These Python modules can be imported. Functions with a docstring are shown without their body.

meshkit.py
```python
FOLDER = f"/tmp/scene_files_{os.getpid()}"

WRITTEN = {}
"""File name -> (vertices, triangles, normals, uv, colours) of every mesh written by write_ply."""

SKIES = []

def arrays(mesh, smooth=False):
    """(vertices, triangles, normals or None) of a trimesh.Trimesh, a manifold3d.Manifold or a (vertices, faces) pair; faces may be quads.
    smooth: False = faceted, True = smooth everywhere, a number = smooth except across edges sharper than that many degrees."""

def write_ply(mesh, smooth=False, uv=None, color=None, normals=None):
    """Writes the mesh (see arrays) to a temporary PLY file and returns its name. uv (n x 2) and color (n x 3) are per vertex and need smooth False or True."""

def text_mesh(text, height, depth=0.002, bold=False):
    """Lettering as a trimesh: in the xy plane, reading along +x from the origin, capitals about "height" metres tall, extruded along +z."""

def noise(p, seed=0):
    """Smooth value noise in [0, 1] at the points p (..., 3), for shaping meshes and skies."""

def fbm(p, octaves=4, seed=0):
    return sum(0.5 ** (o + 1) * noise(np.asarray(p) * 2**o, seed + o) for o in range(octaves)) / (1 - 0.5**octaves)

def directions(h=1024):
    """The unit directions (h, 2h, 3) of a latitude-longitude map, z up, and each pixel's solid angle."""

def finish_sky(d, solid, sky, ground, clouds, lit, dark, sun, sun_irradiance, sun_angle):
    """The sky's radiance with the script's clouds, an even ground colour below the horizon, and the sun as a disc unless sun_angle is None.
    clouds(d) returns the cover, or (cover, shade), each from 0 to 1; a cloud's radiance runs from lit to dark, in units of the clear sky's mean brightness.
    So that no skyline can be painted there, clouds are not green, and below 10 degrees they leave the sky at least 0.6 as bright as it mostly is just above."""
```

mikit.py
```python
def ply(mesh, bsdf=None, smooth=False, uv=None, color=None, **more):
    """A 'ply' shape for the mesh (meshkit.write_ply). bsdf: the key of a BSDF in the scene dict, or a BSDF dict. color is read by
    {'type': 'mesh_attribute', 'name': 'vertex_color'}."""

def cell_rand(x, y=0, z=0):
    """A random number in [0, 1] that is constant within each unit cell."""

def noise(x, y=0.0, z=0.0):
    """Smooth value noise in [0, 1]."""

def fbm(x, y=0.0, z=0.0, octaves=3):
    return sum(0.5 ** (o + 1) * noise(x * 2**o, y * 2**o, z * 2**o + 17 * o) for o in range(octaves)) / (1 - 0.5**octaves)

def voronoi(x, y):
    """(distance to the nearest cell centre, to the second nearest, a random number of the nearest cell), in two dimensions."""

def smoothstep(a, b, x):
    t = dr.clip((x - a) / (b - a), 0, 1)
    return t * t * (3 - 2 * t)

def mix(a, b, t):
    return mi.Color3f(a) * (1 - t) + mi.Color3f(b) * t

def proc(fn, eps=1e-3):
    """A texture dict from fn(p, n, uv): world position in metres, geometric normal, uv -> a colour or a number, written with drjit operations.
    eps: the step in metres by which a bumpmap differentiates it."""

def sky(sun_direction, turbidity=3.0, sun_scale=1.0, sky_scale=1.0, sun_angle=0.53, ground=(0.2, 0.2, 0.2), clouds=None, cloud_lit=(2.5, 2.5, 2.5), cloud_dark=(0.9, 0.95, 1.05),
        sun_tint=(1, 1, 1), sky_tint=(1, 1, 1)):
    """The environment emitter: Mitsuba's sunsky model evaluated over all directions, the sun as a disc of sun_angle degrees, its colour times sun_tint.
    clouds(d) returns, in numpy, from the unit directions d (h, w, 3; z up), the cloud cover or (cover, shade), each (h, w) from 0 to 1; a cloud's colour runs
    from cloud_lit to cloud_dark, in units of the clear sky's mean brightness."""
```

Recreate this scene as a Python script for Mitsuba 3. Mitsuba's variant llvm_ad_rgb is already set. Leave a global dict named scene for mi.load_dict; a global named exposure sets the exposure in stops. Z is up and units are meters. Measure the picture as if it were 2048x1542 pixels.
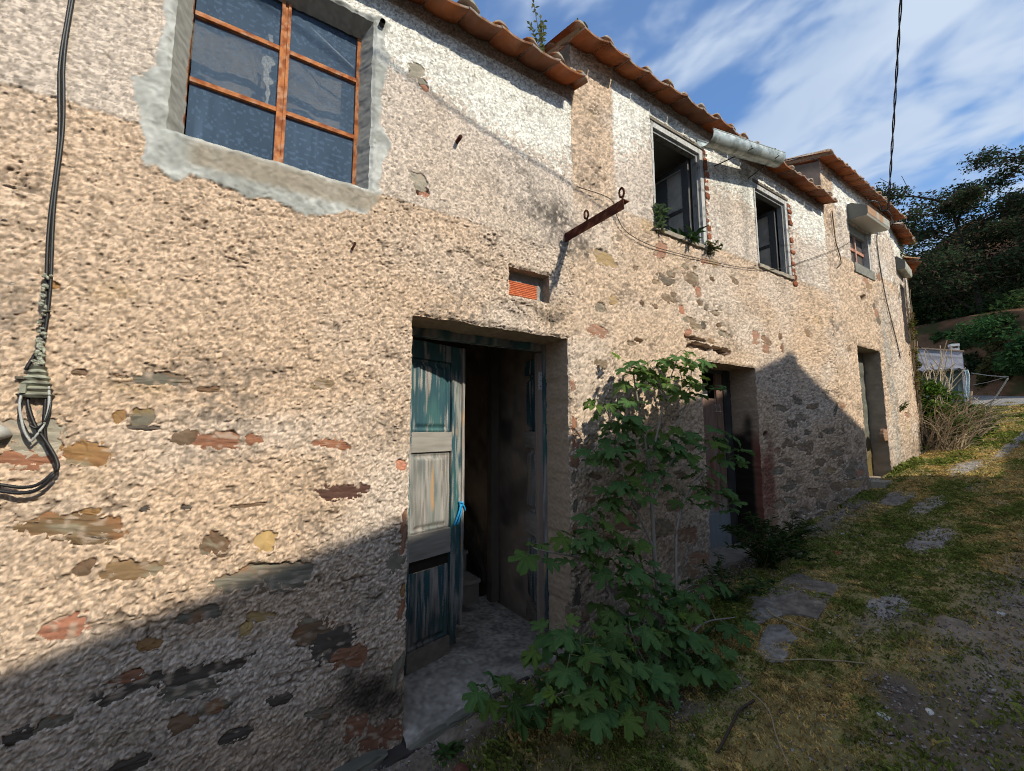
import math
import numpy as np
import trimesh
import mitsuba as mi
import mikit
import meshkit
from meshkit import fbm, noise

# ---------------------------------------------------------------- camera, light, exposure
# x runs along the facade, y into the houses, z up; the facade plane is y = 0 and the eye is at z = 0
T = mi.ScalarTransform4f
EYE = np.array([0.0, -2.4, 0.0])
YAW, PITCH, ROLL = 0.5767349, 0.1075953, -0.0032308
fh = np.array([math.sin(YAW), math.cos(YAW), 0.0])
up0 = np.array([0, 0, 1.0])
FWD = math.cos(PITCH) * fh + math.sin(PITCH) * up0
UPV = -math.sin(PITCH) * fh + math.cos(PITCH) * up0
RGT = np.cross(FWD, UPV)
UPR = -math.sin(ROLL) * RGT + math.cos(ROLL) * UPV
SUN = (0.24, -1.0, 0.74)
exposure = 1.7
scene = {"type": "scene"}
labels = {}
scene["camera"] = {"type": "perspective", "fov": 100.24, "fov_axis": "x", "near_clip": 0.05, "far_clip": 500.0,
                   "to_world": T().look_at(origin=EYE.tolist(), target=(EYE + FWD).tolist(), up=UPR.tolist())}


def clouds(d):
    """Long streaky banks of thin cloud over blue."""
    p = d / np.maximum(d[..., 2:3] + 0.18, 0.05)
    ca, sa = math.cos(-1.409), math.sin(-1.409)
    q = np.stack([p[..., 0] * ca + p[..., 1] * sa, -p[..., 0] * sa + p[..., 1] * ca, 0 * p[..., 0]], -1) * np.array([0.8, 1.422, 1.0]) * 1.592
    q = q + 0.5 * np.stack([fbm(q * 1.3 + 5, 4, 21), fbm(q * 1.3 + 9, 4, 22), 0 * q[..., 0]], -1)
    c = 0.62 * fbm(q + 98.653, 6, 4) + 0.38 * fbm(q * 3.4 + 111.753, 6, 9)
    cover = np.clip((c - 0.425) / 0.125, 0, 1)
    cover = cover * cover * (3 - 2 * cover)
    shade = np.clip((fbm(q * 1.9 + 38.7, 6, 2) - 0.38) * 2.4, 0, 1)
    return 0.12 + 0.82 * cover, shade


scene["sky"] = mikit.sky(SUN, turbidity=2.6, clouds=clouds, cloud_lit=(1.60, 1.86, 2.22), cloud_dark=(1.02, 1.34, 1.86), ground=(0.16, 0.14, 0.12),
                         sun_tint=(0.95, 1.10, 1.28), sky_tint=(0.98, 1.50, 1.92))

# ---------------------------------------------------------------- materials
VC = {"type": "mesh_attribute", "name": "vertex_color"}


def two(b):
    return {"type": "twosided", "bsdf": b}


scene["matte"] = two({"type": "diffuse", "reflectance": VC})
scene["satin"] = two({"type": "principled", "base_color": VC, "roughness": 0.55, "specular": 0.35})
scene["leafmat"] = {"type": "principledthin", "base_color": VC, "roughness": 0.45, "diff_trans": 0.55, "eta": 1.4, "spec_trans": 0.0}
scene["farleaf"] = {"type": "principledthin", "base_color": VC, "roughness": 0.8, "diff_trans": 0.5, "eta": 1.2, "spec_trans": 0.0}
scene["cablemat"] = {"type": "roughplastic", "diffuse_reflectance": {"type": "rgb", "value": (0.016, 0.015, 0.016)}, "alpha": 0.25}


def dust(p, n, uv):
    s = mikit.noise(p.x * 55, 3.0, p.z * 3.5) * mikit.fbm(p.x * 9, 1.0, p.z * 2, 2)
    k = mikit.smoothstep(0.62, 0.80, mikit.noise(p.x * 75, 2.0, p.z * 60))
    return 0.26 + 0.40 * mikit.fbm(p.x * 5, p.y * 6, p.z * 3, 3) + 0.35 * s * s + 0.22 * k


scene["paneglass"] = {"type": "blendbsdf", "weight": mikit.proc(dust), "first": {"type": "thindielectric", "int_ior": 1.52},
                      "second": two({"type": "diffuse", "reflectance": {"type": "rgb", "value": (0.105, 0.160, 0.245)}})}


def zinc(p, n, uv):
    a = mikit.fbm(p.x * 14, p.y * 14, p.z * 14, 4)
    return mikit.mix((0.30, 0.33, 0.31), (0.56, 0.60, 0.58), mikit.smoothstep(0.35, 0.62, a))


scene["zincmat"] = two({"type": "principled", "base_color": mikit.proc(zinc), "metallic": 0.55, "roughness": 0.42})

# ---------------------------------------------------------------- helpers


def lin(*c):
    """sRGB 0..255 to linear."""
    c = np.array(c, float) / 255
    return np.where(c < 0.04045, c / 12.92, ((c + 0.055) / 1.055) ** 2.4)


def sst(a, b, x):
    t = np.clip((np.asarray(x, float) - a) / (b - a), 0, 1)
    return t * t * (3 - 2 * t)


def mixc(c, d, m):
    m = np.asarray(m)[..., None]
    return np.asarray(c) * (1 - m) + np.asarray(d) * m


def conform(v, x, y):
    """Lays a flat thing on the slope of the lane."""
    v = np.array(v)
    v[:, 2] += ground_z(v[:, 0], v[:, 1]) - ground_z(x, y)
    return v


def num(key):
    if key not in USED:
        USED.add(key)
        return key
    k = COUNT.get(key, 0)
    while True:
        k += 1
        if f"{key}_{k:03d}" not in USED:
            break
    COUNT[key] = k
    USED.add(f"{key}_{k:03d}")
    return f"{key}_{k:03d}"


USED, COUNT = set(), {}


class MB:
    """Collects pieces of one mesh with vertex colours."""

    def __init__(self):
        self.v, self.f, self.c, self.n = [], [], [], 0

    def add(self, v, f, c):
        v, f = np.asarray(v, float), np.asarray(f, int)
        if f.shape[1] == 4:
            f = np.vstack([f[:, [0, 1, 2]], f[:, [0, 2, 3]]])
        if callable(c):
            c = c(v)
        self.v.append(v), self.f.append(f + self.n), self.c.append(np.broadcast_to(np.asarray(c, float), v.shape))
        self.n += len(v)
        return self

    def arrays(self):
        return np.vstack(self.v), np.vstack(self.f), np.clip(np.vstack(self.c), 0.003, 0.95)

    def put(self, key, bsdf="matte", smooth=False, numbered=True):
        v, f, c = self.arrays()
        key = num(key) if numbered else key
        scene[key] = mikit.ply((v, f), bsdf, smooth, color=c)
        return key


def tag(key, label, category=None, group=None, kind=None):
    d = {"label": label} if label else {}
    for k, x in (("category", category), ("group", group), ("kind", kind)):
        if x:
            d[k] = x
    labels[key] = d


def gridfaces(nu, nv):
    i, j = np.meshgrid(np.arange(nu - 1), np.arange(nv - 1), indexing="ij")
    a = i * nv + j
    return np.stack([a, a + nv, a + nv + 1, a + 1], -1).reshape(-1, 4)


def gbox(x0, x1, y0, y1, z0, z1, res=None, back=True):
    """A box whose faces are gridded at about res metres (None: plain); (v, f)."""
    vs, fs, n = [], [], 0
    lo, hi = np.array([x0, y0, z0], float), np.array([x1, y1, z1], float)
    for ax in range(3):
        a, b = [k for k in range(3) if k != ax]
        for side in (0, 1):
            na = 2 if res is None else max(2, int(math.ceil((hi[a] - lo[a]) / res)) + 1)
            nb = 2 if res is None else max(2, int(math.ceil((hi[b] - lo[b]) / res)) + 1)
            A, B = np.meshgrid(np.linspace(lo[a], hi[a], na), np.linspace(lo[b], hi[b], nb), indexing="ij")
            P = np.zeros((na * nb, 3))
            P[:, a], P[:, b], P[:, ax] = A.ravel(), B.ravel(), (lo, hi)[side][ax]
            F = gridfaces(na, nb)
            flip = (side == 0) ^ (ax == 1)
            F = F[:, ::-1] if flip else F
            vs.append(P), fs.append(F + n)
            n += len(P)
    return np.vstack(vs), np.vstack(fs)


def tube(points, radii, sides=6, cap=True):
    p = np.asarray(points, float)
    t = np.gradient(p, axis=0)
    t /= np.linalg.norm(t, axis=1, keepdims=True) + 1e-12
    a = np.cross(t, np.where(np.abs(t[:, 2:]) < 0.9, [0, 0, 1.0], [1.0, 0, 0]))
    a /= np.linalg.norm(a, axis=1, keepdims=True) + 1e-12
    b, ang = np.cross(t, a), np.arange(sides) * 2 * np.pi / sides
    r = np.broadcast_to(radii, (len(p),))[:, None, None]
    v = p[:, None] + r * (np.cos(ang)[None, :, None] * a[:, None] + np.sin(ang)[None, :, None] * b[:, None])
    i, j = np.meshgrid(np.arange(len(p) - 1), np.arange(sides), indexing="ij")
    q = np.stack([i * sides + j, i * sides + (j + 1) % sides, (i + 1) * sides + (j + 1) % sides, (i + 1) * sides + j], -1).reshape(-1, 4)
    f = np.vstack([q[:, [0, 1, 2]], q[:, [0, 2, 3]]])
    v = v.reshape(-1, 3)
    if cap:
        n = len(v)
        v = np.vstack([v, p[0], p[-1]])
        k = np.arange(sides)
        f = np.vstack([f, np.stack([np.full(sides, n), (k + 1) % sides, k], -1), np.stack([np.full(sides, n + 1), n - sides + k, n - sides + (k + 1) % sides], -1)])
    return v, f


def curve(pts, n=24):
    """Smooth interpolation through points (Catmull-Rom)."""
    p = np.asarray(pts, float)
    q = np.vstack([2 * p[0] - p[1], p, 2 * p[-1] - p[-2]])
    out = []
    for k in range(len(p) - 1):
        a, b, c, d = q[k:k + 4]
        for t in np.linspace(0, 1, max(2, n // (len(p) - 1) + 1))[: None if k == len(p) - 2 else -1]:
            out.append(0.5 * (2 * b + (c - a) * t + (2 * a - 5 * b + 4 * c - d) * t**2 + (3 * b - a - 3 * c + d) * t**3))
    return np.array(out)


def rz(v, ang, o=(0, 0, 0)):
    c, s = math.cos(ang), math.sin(ang)
    v = np.asarray(v, float)
    return np.stack([c * v[:, 0] - s * v[:, 1], s * v[:, 0] + c * v[:, 1], v[:, 2]], -1) + np.asarray(o, float)


def boulder(rng, L, W, H, n=14, layers=3, power=2.6):
    """An irregular flat stone: outline in x, z; depth along y (front at y = 0, back at y = W)."""
    ang = np.arange(n) * 2 * np.pi / n + rng.uniform(-0.12, 0.12, n)
    r = 1 + rng.uniform(-0.16, 0.12, n)
    ca, sa = np.cos(ang), np.sin(ang)
    sup = (np.abs(ca) ** power + np.abs(sa) ** power) ** (-1 / power)
    x, z = L / 2 * r * sup * ca, H / 2 * r * sup * sa
    rings = [(0.55, -0.004), (0.93, 0.0), (1.0, 0.006), (1.0, W)]
    v = [np.array([[0, -0.004 + rng.uniform(-0.003, 0.003), 0]])]
    for s, y in rings:
        v.append(np.stack([x * s, np.full(n, y) + rng.uniform(-0.003, 0.003, n), z * s], -1))
    f = [[0, 1 + k, 1 + (k + 1) % n] for k in range(n)]
    for q in range(len(rings) - 1):
        a = 1 + q * n
        for k in range(n):
            k2 = (k + 1) % n
            f += [[a + k, a + n + k2, a + k2], [a + k, a + n + k, a + n + k2]]
    return np.vstack(v), np.array(f)


GX = [-6, -1, 0.3, 0.88, 1.3, 2.05, 3.54, 4.77, 5.95, 7.56, 8.6, 10.0, 12.0, 17.0, 22.0, 30.0, 60.0]
GZ = [-2.3, -1.86, -1.71, -1.65, -1.58, -1.475, -1.275, -1.135, -1.005, -0.80, -0.58, -0.40, -0.12, 0.60, 1.25, 2.0, 3.0]


def ground_z(x, y):
    return np.interp(x, GX, GZ) + 0.0 * np.asarray(y)

# ---------------------------------------------------------------- the walls of the row
STONES = "-0.63 0.59 0.03 0.029 -4 o;-0.29 0.23 0.19 0.044 1 s;-0.10 0.20 0.08 0.021 3 b;0.38 0.25 0.10 0.042 0 t;-0.53 0.24 0.04 0.018 -3 b;-0.40 0.07 0.04 0.050 1 o;-0.32 0.07 0.08 0.064 1 s;-0.32 0.02 0.10 0.015 -3 d;-0.17 -0.02 0.08 0.044 -6 b;-0.04 -0.04 0.15 0.057 -4 r;0.09 -0.03 0.06 0.036 9 r;-0.48 -0.08 0.12 0.070 -12 o;-0.65 -0.10 0.15 0.051 -2 r;0.44 -0.06 0.16 0.036 -5 r;0.50 -0.31 0.22 0.062 -0 m;0.08 -0.34 0.14 0.015 -2 b;-0.29 -0.32 0.04 0.016 -12 d;-0.15 -0.33 0.04 0.015 -10 d;-0.46 -0.31 0.05 0.020 -2 o;-0.50 -0.37 0.29 0.075 -11 n;-0.43 -0.42 0.13 0.030 0 d;-0.04 -0.50 0.11 0.067 -29 b;0.16 -0.51 0.08 0.087 -8 y;-0.46 -0.52 0.05 0.055 -16 b;-0.30 -0.56 0.19 0.073 -3 n;0.17 -0.69 0.41 0.086 -4 s;-0.50 -0.74 0.11 0.086 -3 p;-0.08 -0.79 0.17 0.060 -1 s;0.16 -0.85 0.12 0.038 -18 y;0.10 -0.90 0.05 0.051 -14 y;-0.24 -0.87 0.07 0.034 -14 o;-0.04 -1.02 0.29 0.060 0 d;-0.29 -1.03 0.19 0.046 14 d;-0.09 -1.09 0.19 0.063 0 s;-0.30 -0.98 0.10 0.028 -2 r;0.40 -0.96 0.18 0.081 -3 b;0.49 -1.06 0.18 0.113 -0 d;0.55 -1.14 0.13 0.065 -0 r;-0.10 -1.22 0.09 0.054 -2 b;0.00 -1.18 0.11 0.047 -2 s;0.43 -1.36 0.11 0.042 -5 s;0.26 -1.24 0.09 0.036 -5 d;0.09 -1.34 0.12 0.040 -0 d;-0.28 -1.31 0.15 0.040 3 d;-0.49 -1.08 0.11 0.047 11 s;-0.59 -1.09 0.08 0.033 8 d;0.82 -0.71 0.10 0.079 -9 s;0.59 -1.14 0.12 0.083 5 r;0.74 -1.57 0.20 0.104 -7 r;0.61 -1.49 0.10 0.081 -8 r;0.84 -0.61 0.03 0.113 -8 r;0.83 -0.50 0.02 0.092 -7 r;0.84 -0.96 0.03 0.087 -12 r;0.82 -0.19 0.07 0.045 -3 p;0.84 -0.89 0.03 0.062 -11 o;0.81 -1.28 0.05 0.121 -16 s;2.37 0.78 0.18 0.066 -2 p;2.38 0.53 0.14 0.049 -4 b;2.55 1.07 0.11 0.061 -2 y;2.47 1.39 0.23 0.082 -3 y;2.38 0.97 0.11 0.058 2 s;3.25 1.20 0.19 0.060 -3 b;3.45 1.12 0.07 0.069 2 p;3.72 1.35 0.08 0.072 4 p;3.61 1.46 0.23 0.083 -5 b;3.18 1.65 0.15 0.111 13 p;3.24 1.37 0.23 0.061 -3 d;3.30 1.44 0.11 0.041 -2 b;3.52 1.56 0.10 0.037 -1 b;3.67 1.57 0.07 0.025 12 b;4.37 1.58 0.15 0.058 -17 b;3.95 1.53 0.07 0.041 11 b;3.74 1.24 0.08 0.047 -11 b;3.84 1.21 0.07 0.040 9 d;3.98 1.18 0.10 0.042 3 b;3.54 1.03 0.18 0.054 2 s;3.77 1.02 0.07 0.058 -13 d;3.66 0.99 0.21 0.046 -3 t;3.52 0.92 0.09 0.043 7 p;4.03 1.06 0.09 0.032 2 b;4.10 0.96 0.17 0.045 -5 s;3.89 0.88 0.11 0.038 -6 o;3.68 0.80 0.36 0.059 2 w;4.03 0.80 0.33 0.054 -5 k;3.64 0.87 0.27 0.025 -2 k;4.93 1.00 0.22 0.073 -3 r;4.93 0.91 0.13 0.079 6 p;4.73 1.01 0.13 0.099 7 p;5.30 0.95 0.07 0.094 6 r;5.97 1.21 0.12 0.061 -9 o;5.27 1.10 0.07 0.063 -18 b;3.84 1.68 0.15 0.053 5 p;4.00 1.70 0.16 0.049 5 o;2.82 1.39 0.07 0.032 5 b;3.08 1.32 0.09 0.033 6 t;3.33 1.25 0.08 0.031 -4 b;2.88 1.10 0.06 0.028 -5 b;3.06 1.10 0.09 0.029 -5 b;2.75 0.72 0.12 0.026 -1 b;2.83 0.76 0.09 0.023 -11 k;2.07 0.33 0.05 0.067 3 p;2.09 0.07 0.06 0.073 1 r;2.11 -0.03 0.12 0.044 -3 r;2.09 -0.10 0.07 0.058 -1 p;2.09 -0.21 0.08 0.079 -2 r;2.07 -0.35 0.04 0.106 -4 s;2.06 -0.52 0.05 0.125 -5 s;2.05 -0.70 0.04 0.082 -7 r;2.05 -1.15 0.07 0.196 -11 d;2.13 -1.27 0.16 0.079 -12 b;2.47 -0.25 0.16 0.046 -5 m;2.30 -0.33 0.12 0.037 -9 b;2.57 -0.38 0.10 0.038 -4 b;2.61 -0.71 0.20 0.090 -7 r;2.39 -0.79 0.16 0.050 -8 o;2.63 -0.92 0.17 0.052 -8 r;3.03 -0.80 0.22 0.088 -7 s;3.35 -0.90 0.28 0.109 -7 r;3.51 -1.12 0.25 0.084 -9 r;3.40 -1.22 0.21 0.074 -10 b;3.09 -0.82 0.17 0.065 -7 s;3.20 -0.63 0.18 0.067 -5 b;3.32 -0.38 0.14 0.052 -3 b;2.73 -0.59 0.14 0.054 -5 d;2.25 -0.50 0.10 0.036 -5 r;2.23 -0.12 0.13 0.044 -1 b;2.48 -1.19 0.21 0.064 -11 d;2.81 -1.38 0.26 0.081 -12 s;2.29 -0.06 0.09 0.034 -1 t;3.47 -0.15 0.12 0.040 -1 b;3.52 -0.57 0.16 0.061 -5 r;8.67 2.49 0.15 0.144 -1 r;8.10 2.30 0.15 0.135 -9 p;8.23 2.24 0.26 0.079 11 o;8.40 1.85 0.17 0.100 5 p;8.48 1.74 0.18 0.138 -5 d;7.23 1.13 0.10 0.079 -3 b;8.34 1.95 0.12 0.113 -10 d;7.92 2.02 0.16 0.054 10 w;5.57 0.36 0.23 0.090 -8 d;5.17 0.25 0.30 0.056 1 s;5.63 0.14 0.27 0.066 -2 s;5.42 0.07 0.22 0.081 0 d;6.79 0.33 0.32 0.067 2 r;6.36 0.49 0.18 0.045 3 d;6.35 -0.00 0.29 0.057 -2 d;6.63 0.30 0.07 0.213 -40 d;5.76 -0.02 0.15 0.054 -0 d;5.47 -0.09 0.10 0.040 -1 d;6.12 -0.07 0.11 0.055 -0 d;5.28 -0.16 0.28 0.067 -1 b;5.73 -0.20 0.28 0.129 -1 b;5.55 -0.18 0.15 0.058 -1 s;6.06 -0.39 0.27 0.066 -2 b;6.54 -0.28 0.33 0.127 -2 s;6.31 -0.29 0.17 0.087 -2 o;5.02 -0.43 0.24 0.075 -3 s;5.31 -0.60 0.21 0.089 1 s;5.48 -0.57 0.14 0.090 -4 t;5.13 -0.63 0.24 0.048 -4 s;6.87 -0.54 0.41 0.130 0 s;7.21 -0.57 0.27 0.094 -3 p;6.79 -0.69 0.47 0.077 0 o;6.43 -0.71 0.35 0.087 -4 b;7.09 -0.71 0.26 0.066 -4 y;7.03 -0.43 0.23 0.093 -2 s;5.99 -0.77 0.24 0.130 -5 t;5.74 -0.72 0.28 0.080 -4 b;6.62 -0.82 0.33 0.075 -1 s;6.28 -0.95 0.28 0.096 -6 t;5.97 -0.90 0.26 0.070 -5 d;6.02 -1.01 0.35 0.070 -4 d;5.90 -1.07 0.31 0.092 -4 b;5.68 -1.09 0.17 0.101 -7 d;5.50 -1.08 0.17 0.066 -2 d;6.68 -0.95 0.24 0.075 -5 s;6.84 -0.94 0.22 0.064 -5 s;5.25 -0.78 0.23 0.054 -5 s;5.02 -0.80 0.24 0.063 -5 b;4.81 -0.83 0.16 0.072 -6 r;4.80 -0.97 0.22 0.081 -7 r;4.78 -0.04 0.06 0.048 -0 k;4.68 -0.51 0.08 0.072 -4 r;5.02 -0.22 0.13 0.049 -2 r;5.34 -0.94 0.23 0.065 -3 d;5.58 -0.92 0.22 0.056 -6 s;6.48 -0.88 0.24 0.049 -5 d;5.20 -0.35 0.27 0.055 -2 s;6.33 -0.49 0.20 0.056 -3 y;6.64 -0.41 0.21 0.051 -2 b;5.88 -0.50 0.21 0.059 -3 s;5.97 0.30 0.33 0.049 4 b;8.37 -0.07 0.13 0.106 -0 r;9.37 0.25 0.25 0.066 1 p;9.69 2.36 0.21 0.093 7 b;0.853 2.245 0.10 0.085 20 c;0.885 2.20 0.055 0.05 0 k;0.900 2.165 0.05 0.035 0 p;0.868 1.535 0.11 0.08 -10 c;0.888 1.49 0.075 0.055 20 k;0.915 1.455 0.05 0.03 0 p;-0.66 0.0 0.20 0.10 -8 c;-0.63 -0.075 0.12 0.05 10 c"
STONES = [(*map(float, s.split()[:5]), s.split()[5]) for s in STONES.split(";")]
TONE = {"s": (0.17, 0.155, 0.125), "d": (0.075, 0.062, 0.055), "b": (0.17, 0.10, 0.06), "n": (0.20, 0.125, 0.065), "r": (0.28, 0.12, 0.07), "m": (0.085, 0.035, 0.028),
        "o": (0.34, 0.185, 0.075), "y": (0.50, 0.33, 0.14), "t": (0.30, 0.21, 0.13), "p": (0.44, 0.185, 0.12), "c": (0.40, 0.365, 0.30), "w": (0.085, 0.055, 0.045), "k": (0.02, 0.018, 0.016)}
TAN, PALE, WHITE, GREY = np.array([0.575, 0.447, 0.352]), np.array([0.615, 0.525, 0.46]), np.array([0.80, 0.775, 0.72]), np.array([0.36, 0.355, 0.335])
SURROUND = np.array([(-0.361, 2.6), (-0.361, 2.035), (-0.386, 1.80), (-0.389, 1.684), (-0.446, 1.569), (-0.451, 1.469), (-0.417, 1.399), (-0.394, 1.192), (-0.333, 1.19),
                     (-0.266, 1.134), (-0.223, 1.191), (-0.136, 1.187), (-0.054, 1.17), (0.009, 1.151), (0.095, 1.172), (0.211, 1.143), (0.369, 1.152), (0.457, 1.229), (0.565, 1.231),
                     (0.661, 1.351), (0.636, 1.435), (0.655, 1.567), (0.696, 1.709), (0.632, 1.843), (0.633, 2.005), (0.687, 2.261), (0.632, 2.366), (0.674, 2.474), (0.627, 2.515),
                     (0.568, 2.497), (0.50, 2.46), (-0.2, 2.46), (-0.3, 2.6)])


WEDGE = (0.5, -0.6, 0.2, 0.7, -0.3, -0.7, 0.0)


def poly_sd(px, pz, poly):
    """Signed distance (negative inside) of points to a polygon."""
    d = np.full(px.shape, 1e9)
    inside = np.zeros(px.shape, bool)
    n = len(poly)
    for i in range(n):
        (ax, az), (bx, bz) = poly[i], poly[(i + 1) % n]
        ex, ez = bx - ax, bz - az
        t = np.clip(((px - ax) * ex + (pz - az) * ez) / (ex * ex + ez * ez), 0, 1)
        d = np.minimum(d, np.hypot(px - ax - t * ex, pz - az - t * ez))
        inside ^= ((az > pz) != (bz > pz)) & (px < ex * (pz - az) / (ez if ez else 1e-9) + ax)
    return np.where(inside, -d, d)


def n2(x, z, fx, fz, seed=0, octaves=1):
    P = np.stack([x * fx, z * fz, np.full(x.shape, 0.37 + seed)], -1)
    return noise(P, seed) if octaves == 1 else fbm(P, octaves, seed)


def ux(x):
    """Grain coordinate along the row: the render of the farther houses is coarser."""
    return np.interp(x, [-50, 2.1, 6.75, 60], [-50, 2.1, 2.1 + 0.62 * 4.65, 2.1 + 0.62 * 4.65 + 0.36 * 53.25])


def grains(u, v, seed):
    """Pebbles of a roughcast coat: (distance to the nearest pebble's centre, gap to the next, its random number) on unit cells."""
    iu, iv = np.floor(u).astype(np.int64), np.floor(v).astype(np.int64)
    f1, f2, w = np.full(u.shape, 9.0), np.full(u.shape, 9.0), np.zeros(u.shape)
    for a in (-1, 0, 1):
        for b in (-1, 0, 1):
            cu, cv = iu + a, iv + b
            h = (cu * 374761393 + cv * 668265263 + seed * 974711) & 0xFFFFFFFF
            h = ((h ^ (h >> 13)) * 1274126177) & 0xFFFFFFFF
            h = h ^ (h >> 16)
            d = np.hypot(cu + 0.1 + 0.8 * (h & 1023) / 1023 - u, cv + 0.1 + 0.8 * ((h >> 10) & 1023) / 1023 - v)
            near = d < f1
            f2 = np.where(near, f1, np.minimum(f2, d))
            w = np.where(near, ((h >> 20) & 1023) / 1023, w)
            f1 = np.where(near, d, f1)
    return f1, f2 - f1, w


def axis(lo, hi, step, keep):
    """Grid lines between lo and hi with spacing step(x), passing exactly through the values in keep."""
    out = [lo]
    marks = sorted({k for k in keep if lo < k < hi} | {hi})
    for m in marks:
        a = out[-1]
        s = step(0.5 * (a + m))
        xs = [a]
        while xs[-1] < m:
            xs.append(xs[-1] + step(xs[-1]))
        xs = np.array(xs)
        xs = a + (xs - a) * (m - a) / (xs[-1] - a)
        out += list(xs[1:])
    return np.array(out)


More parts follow.
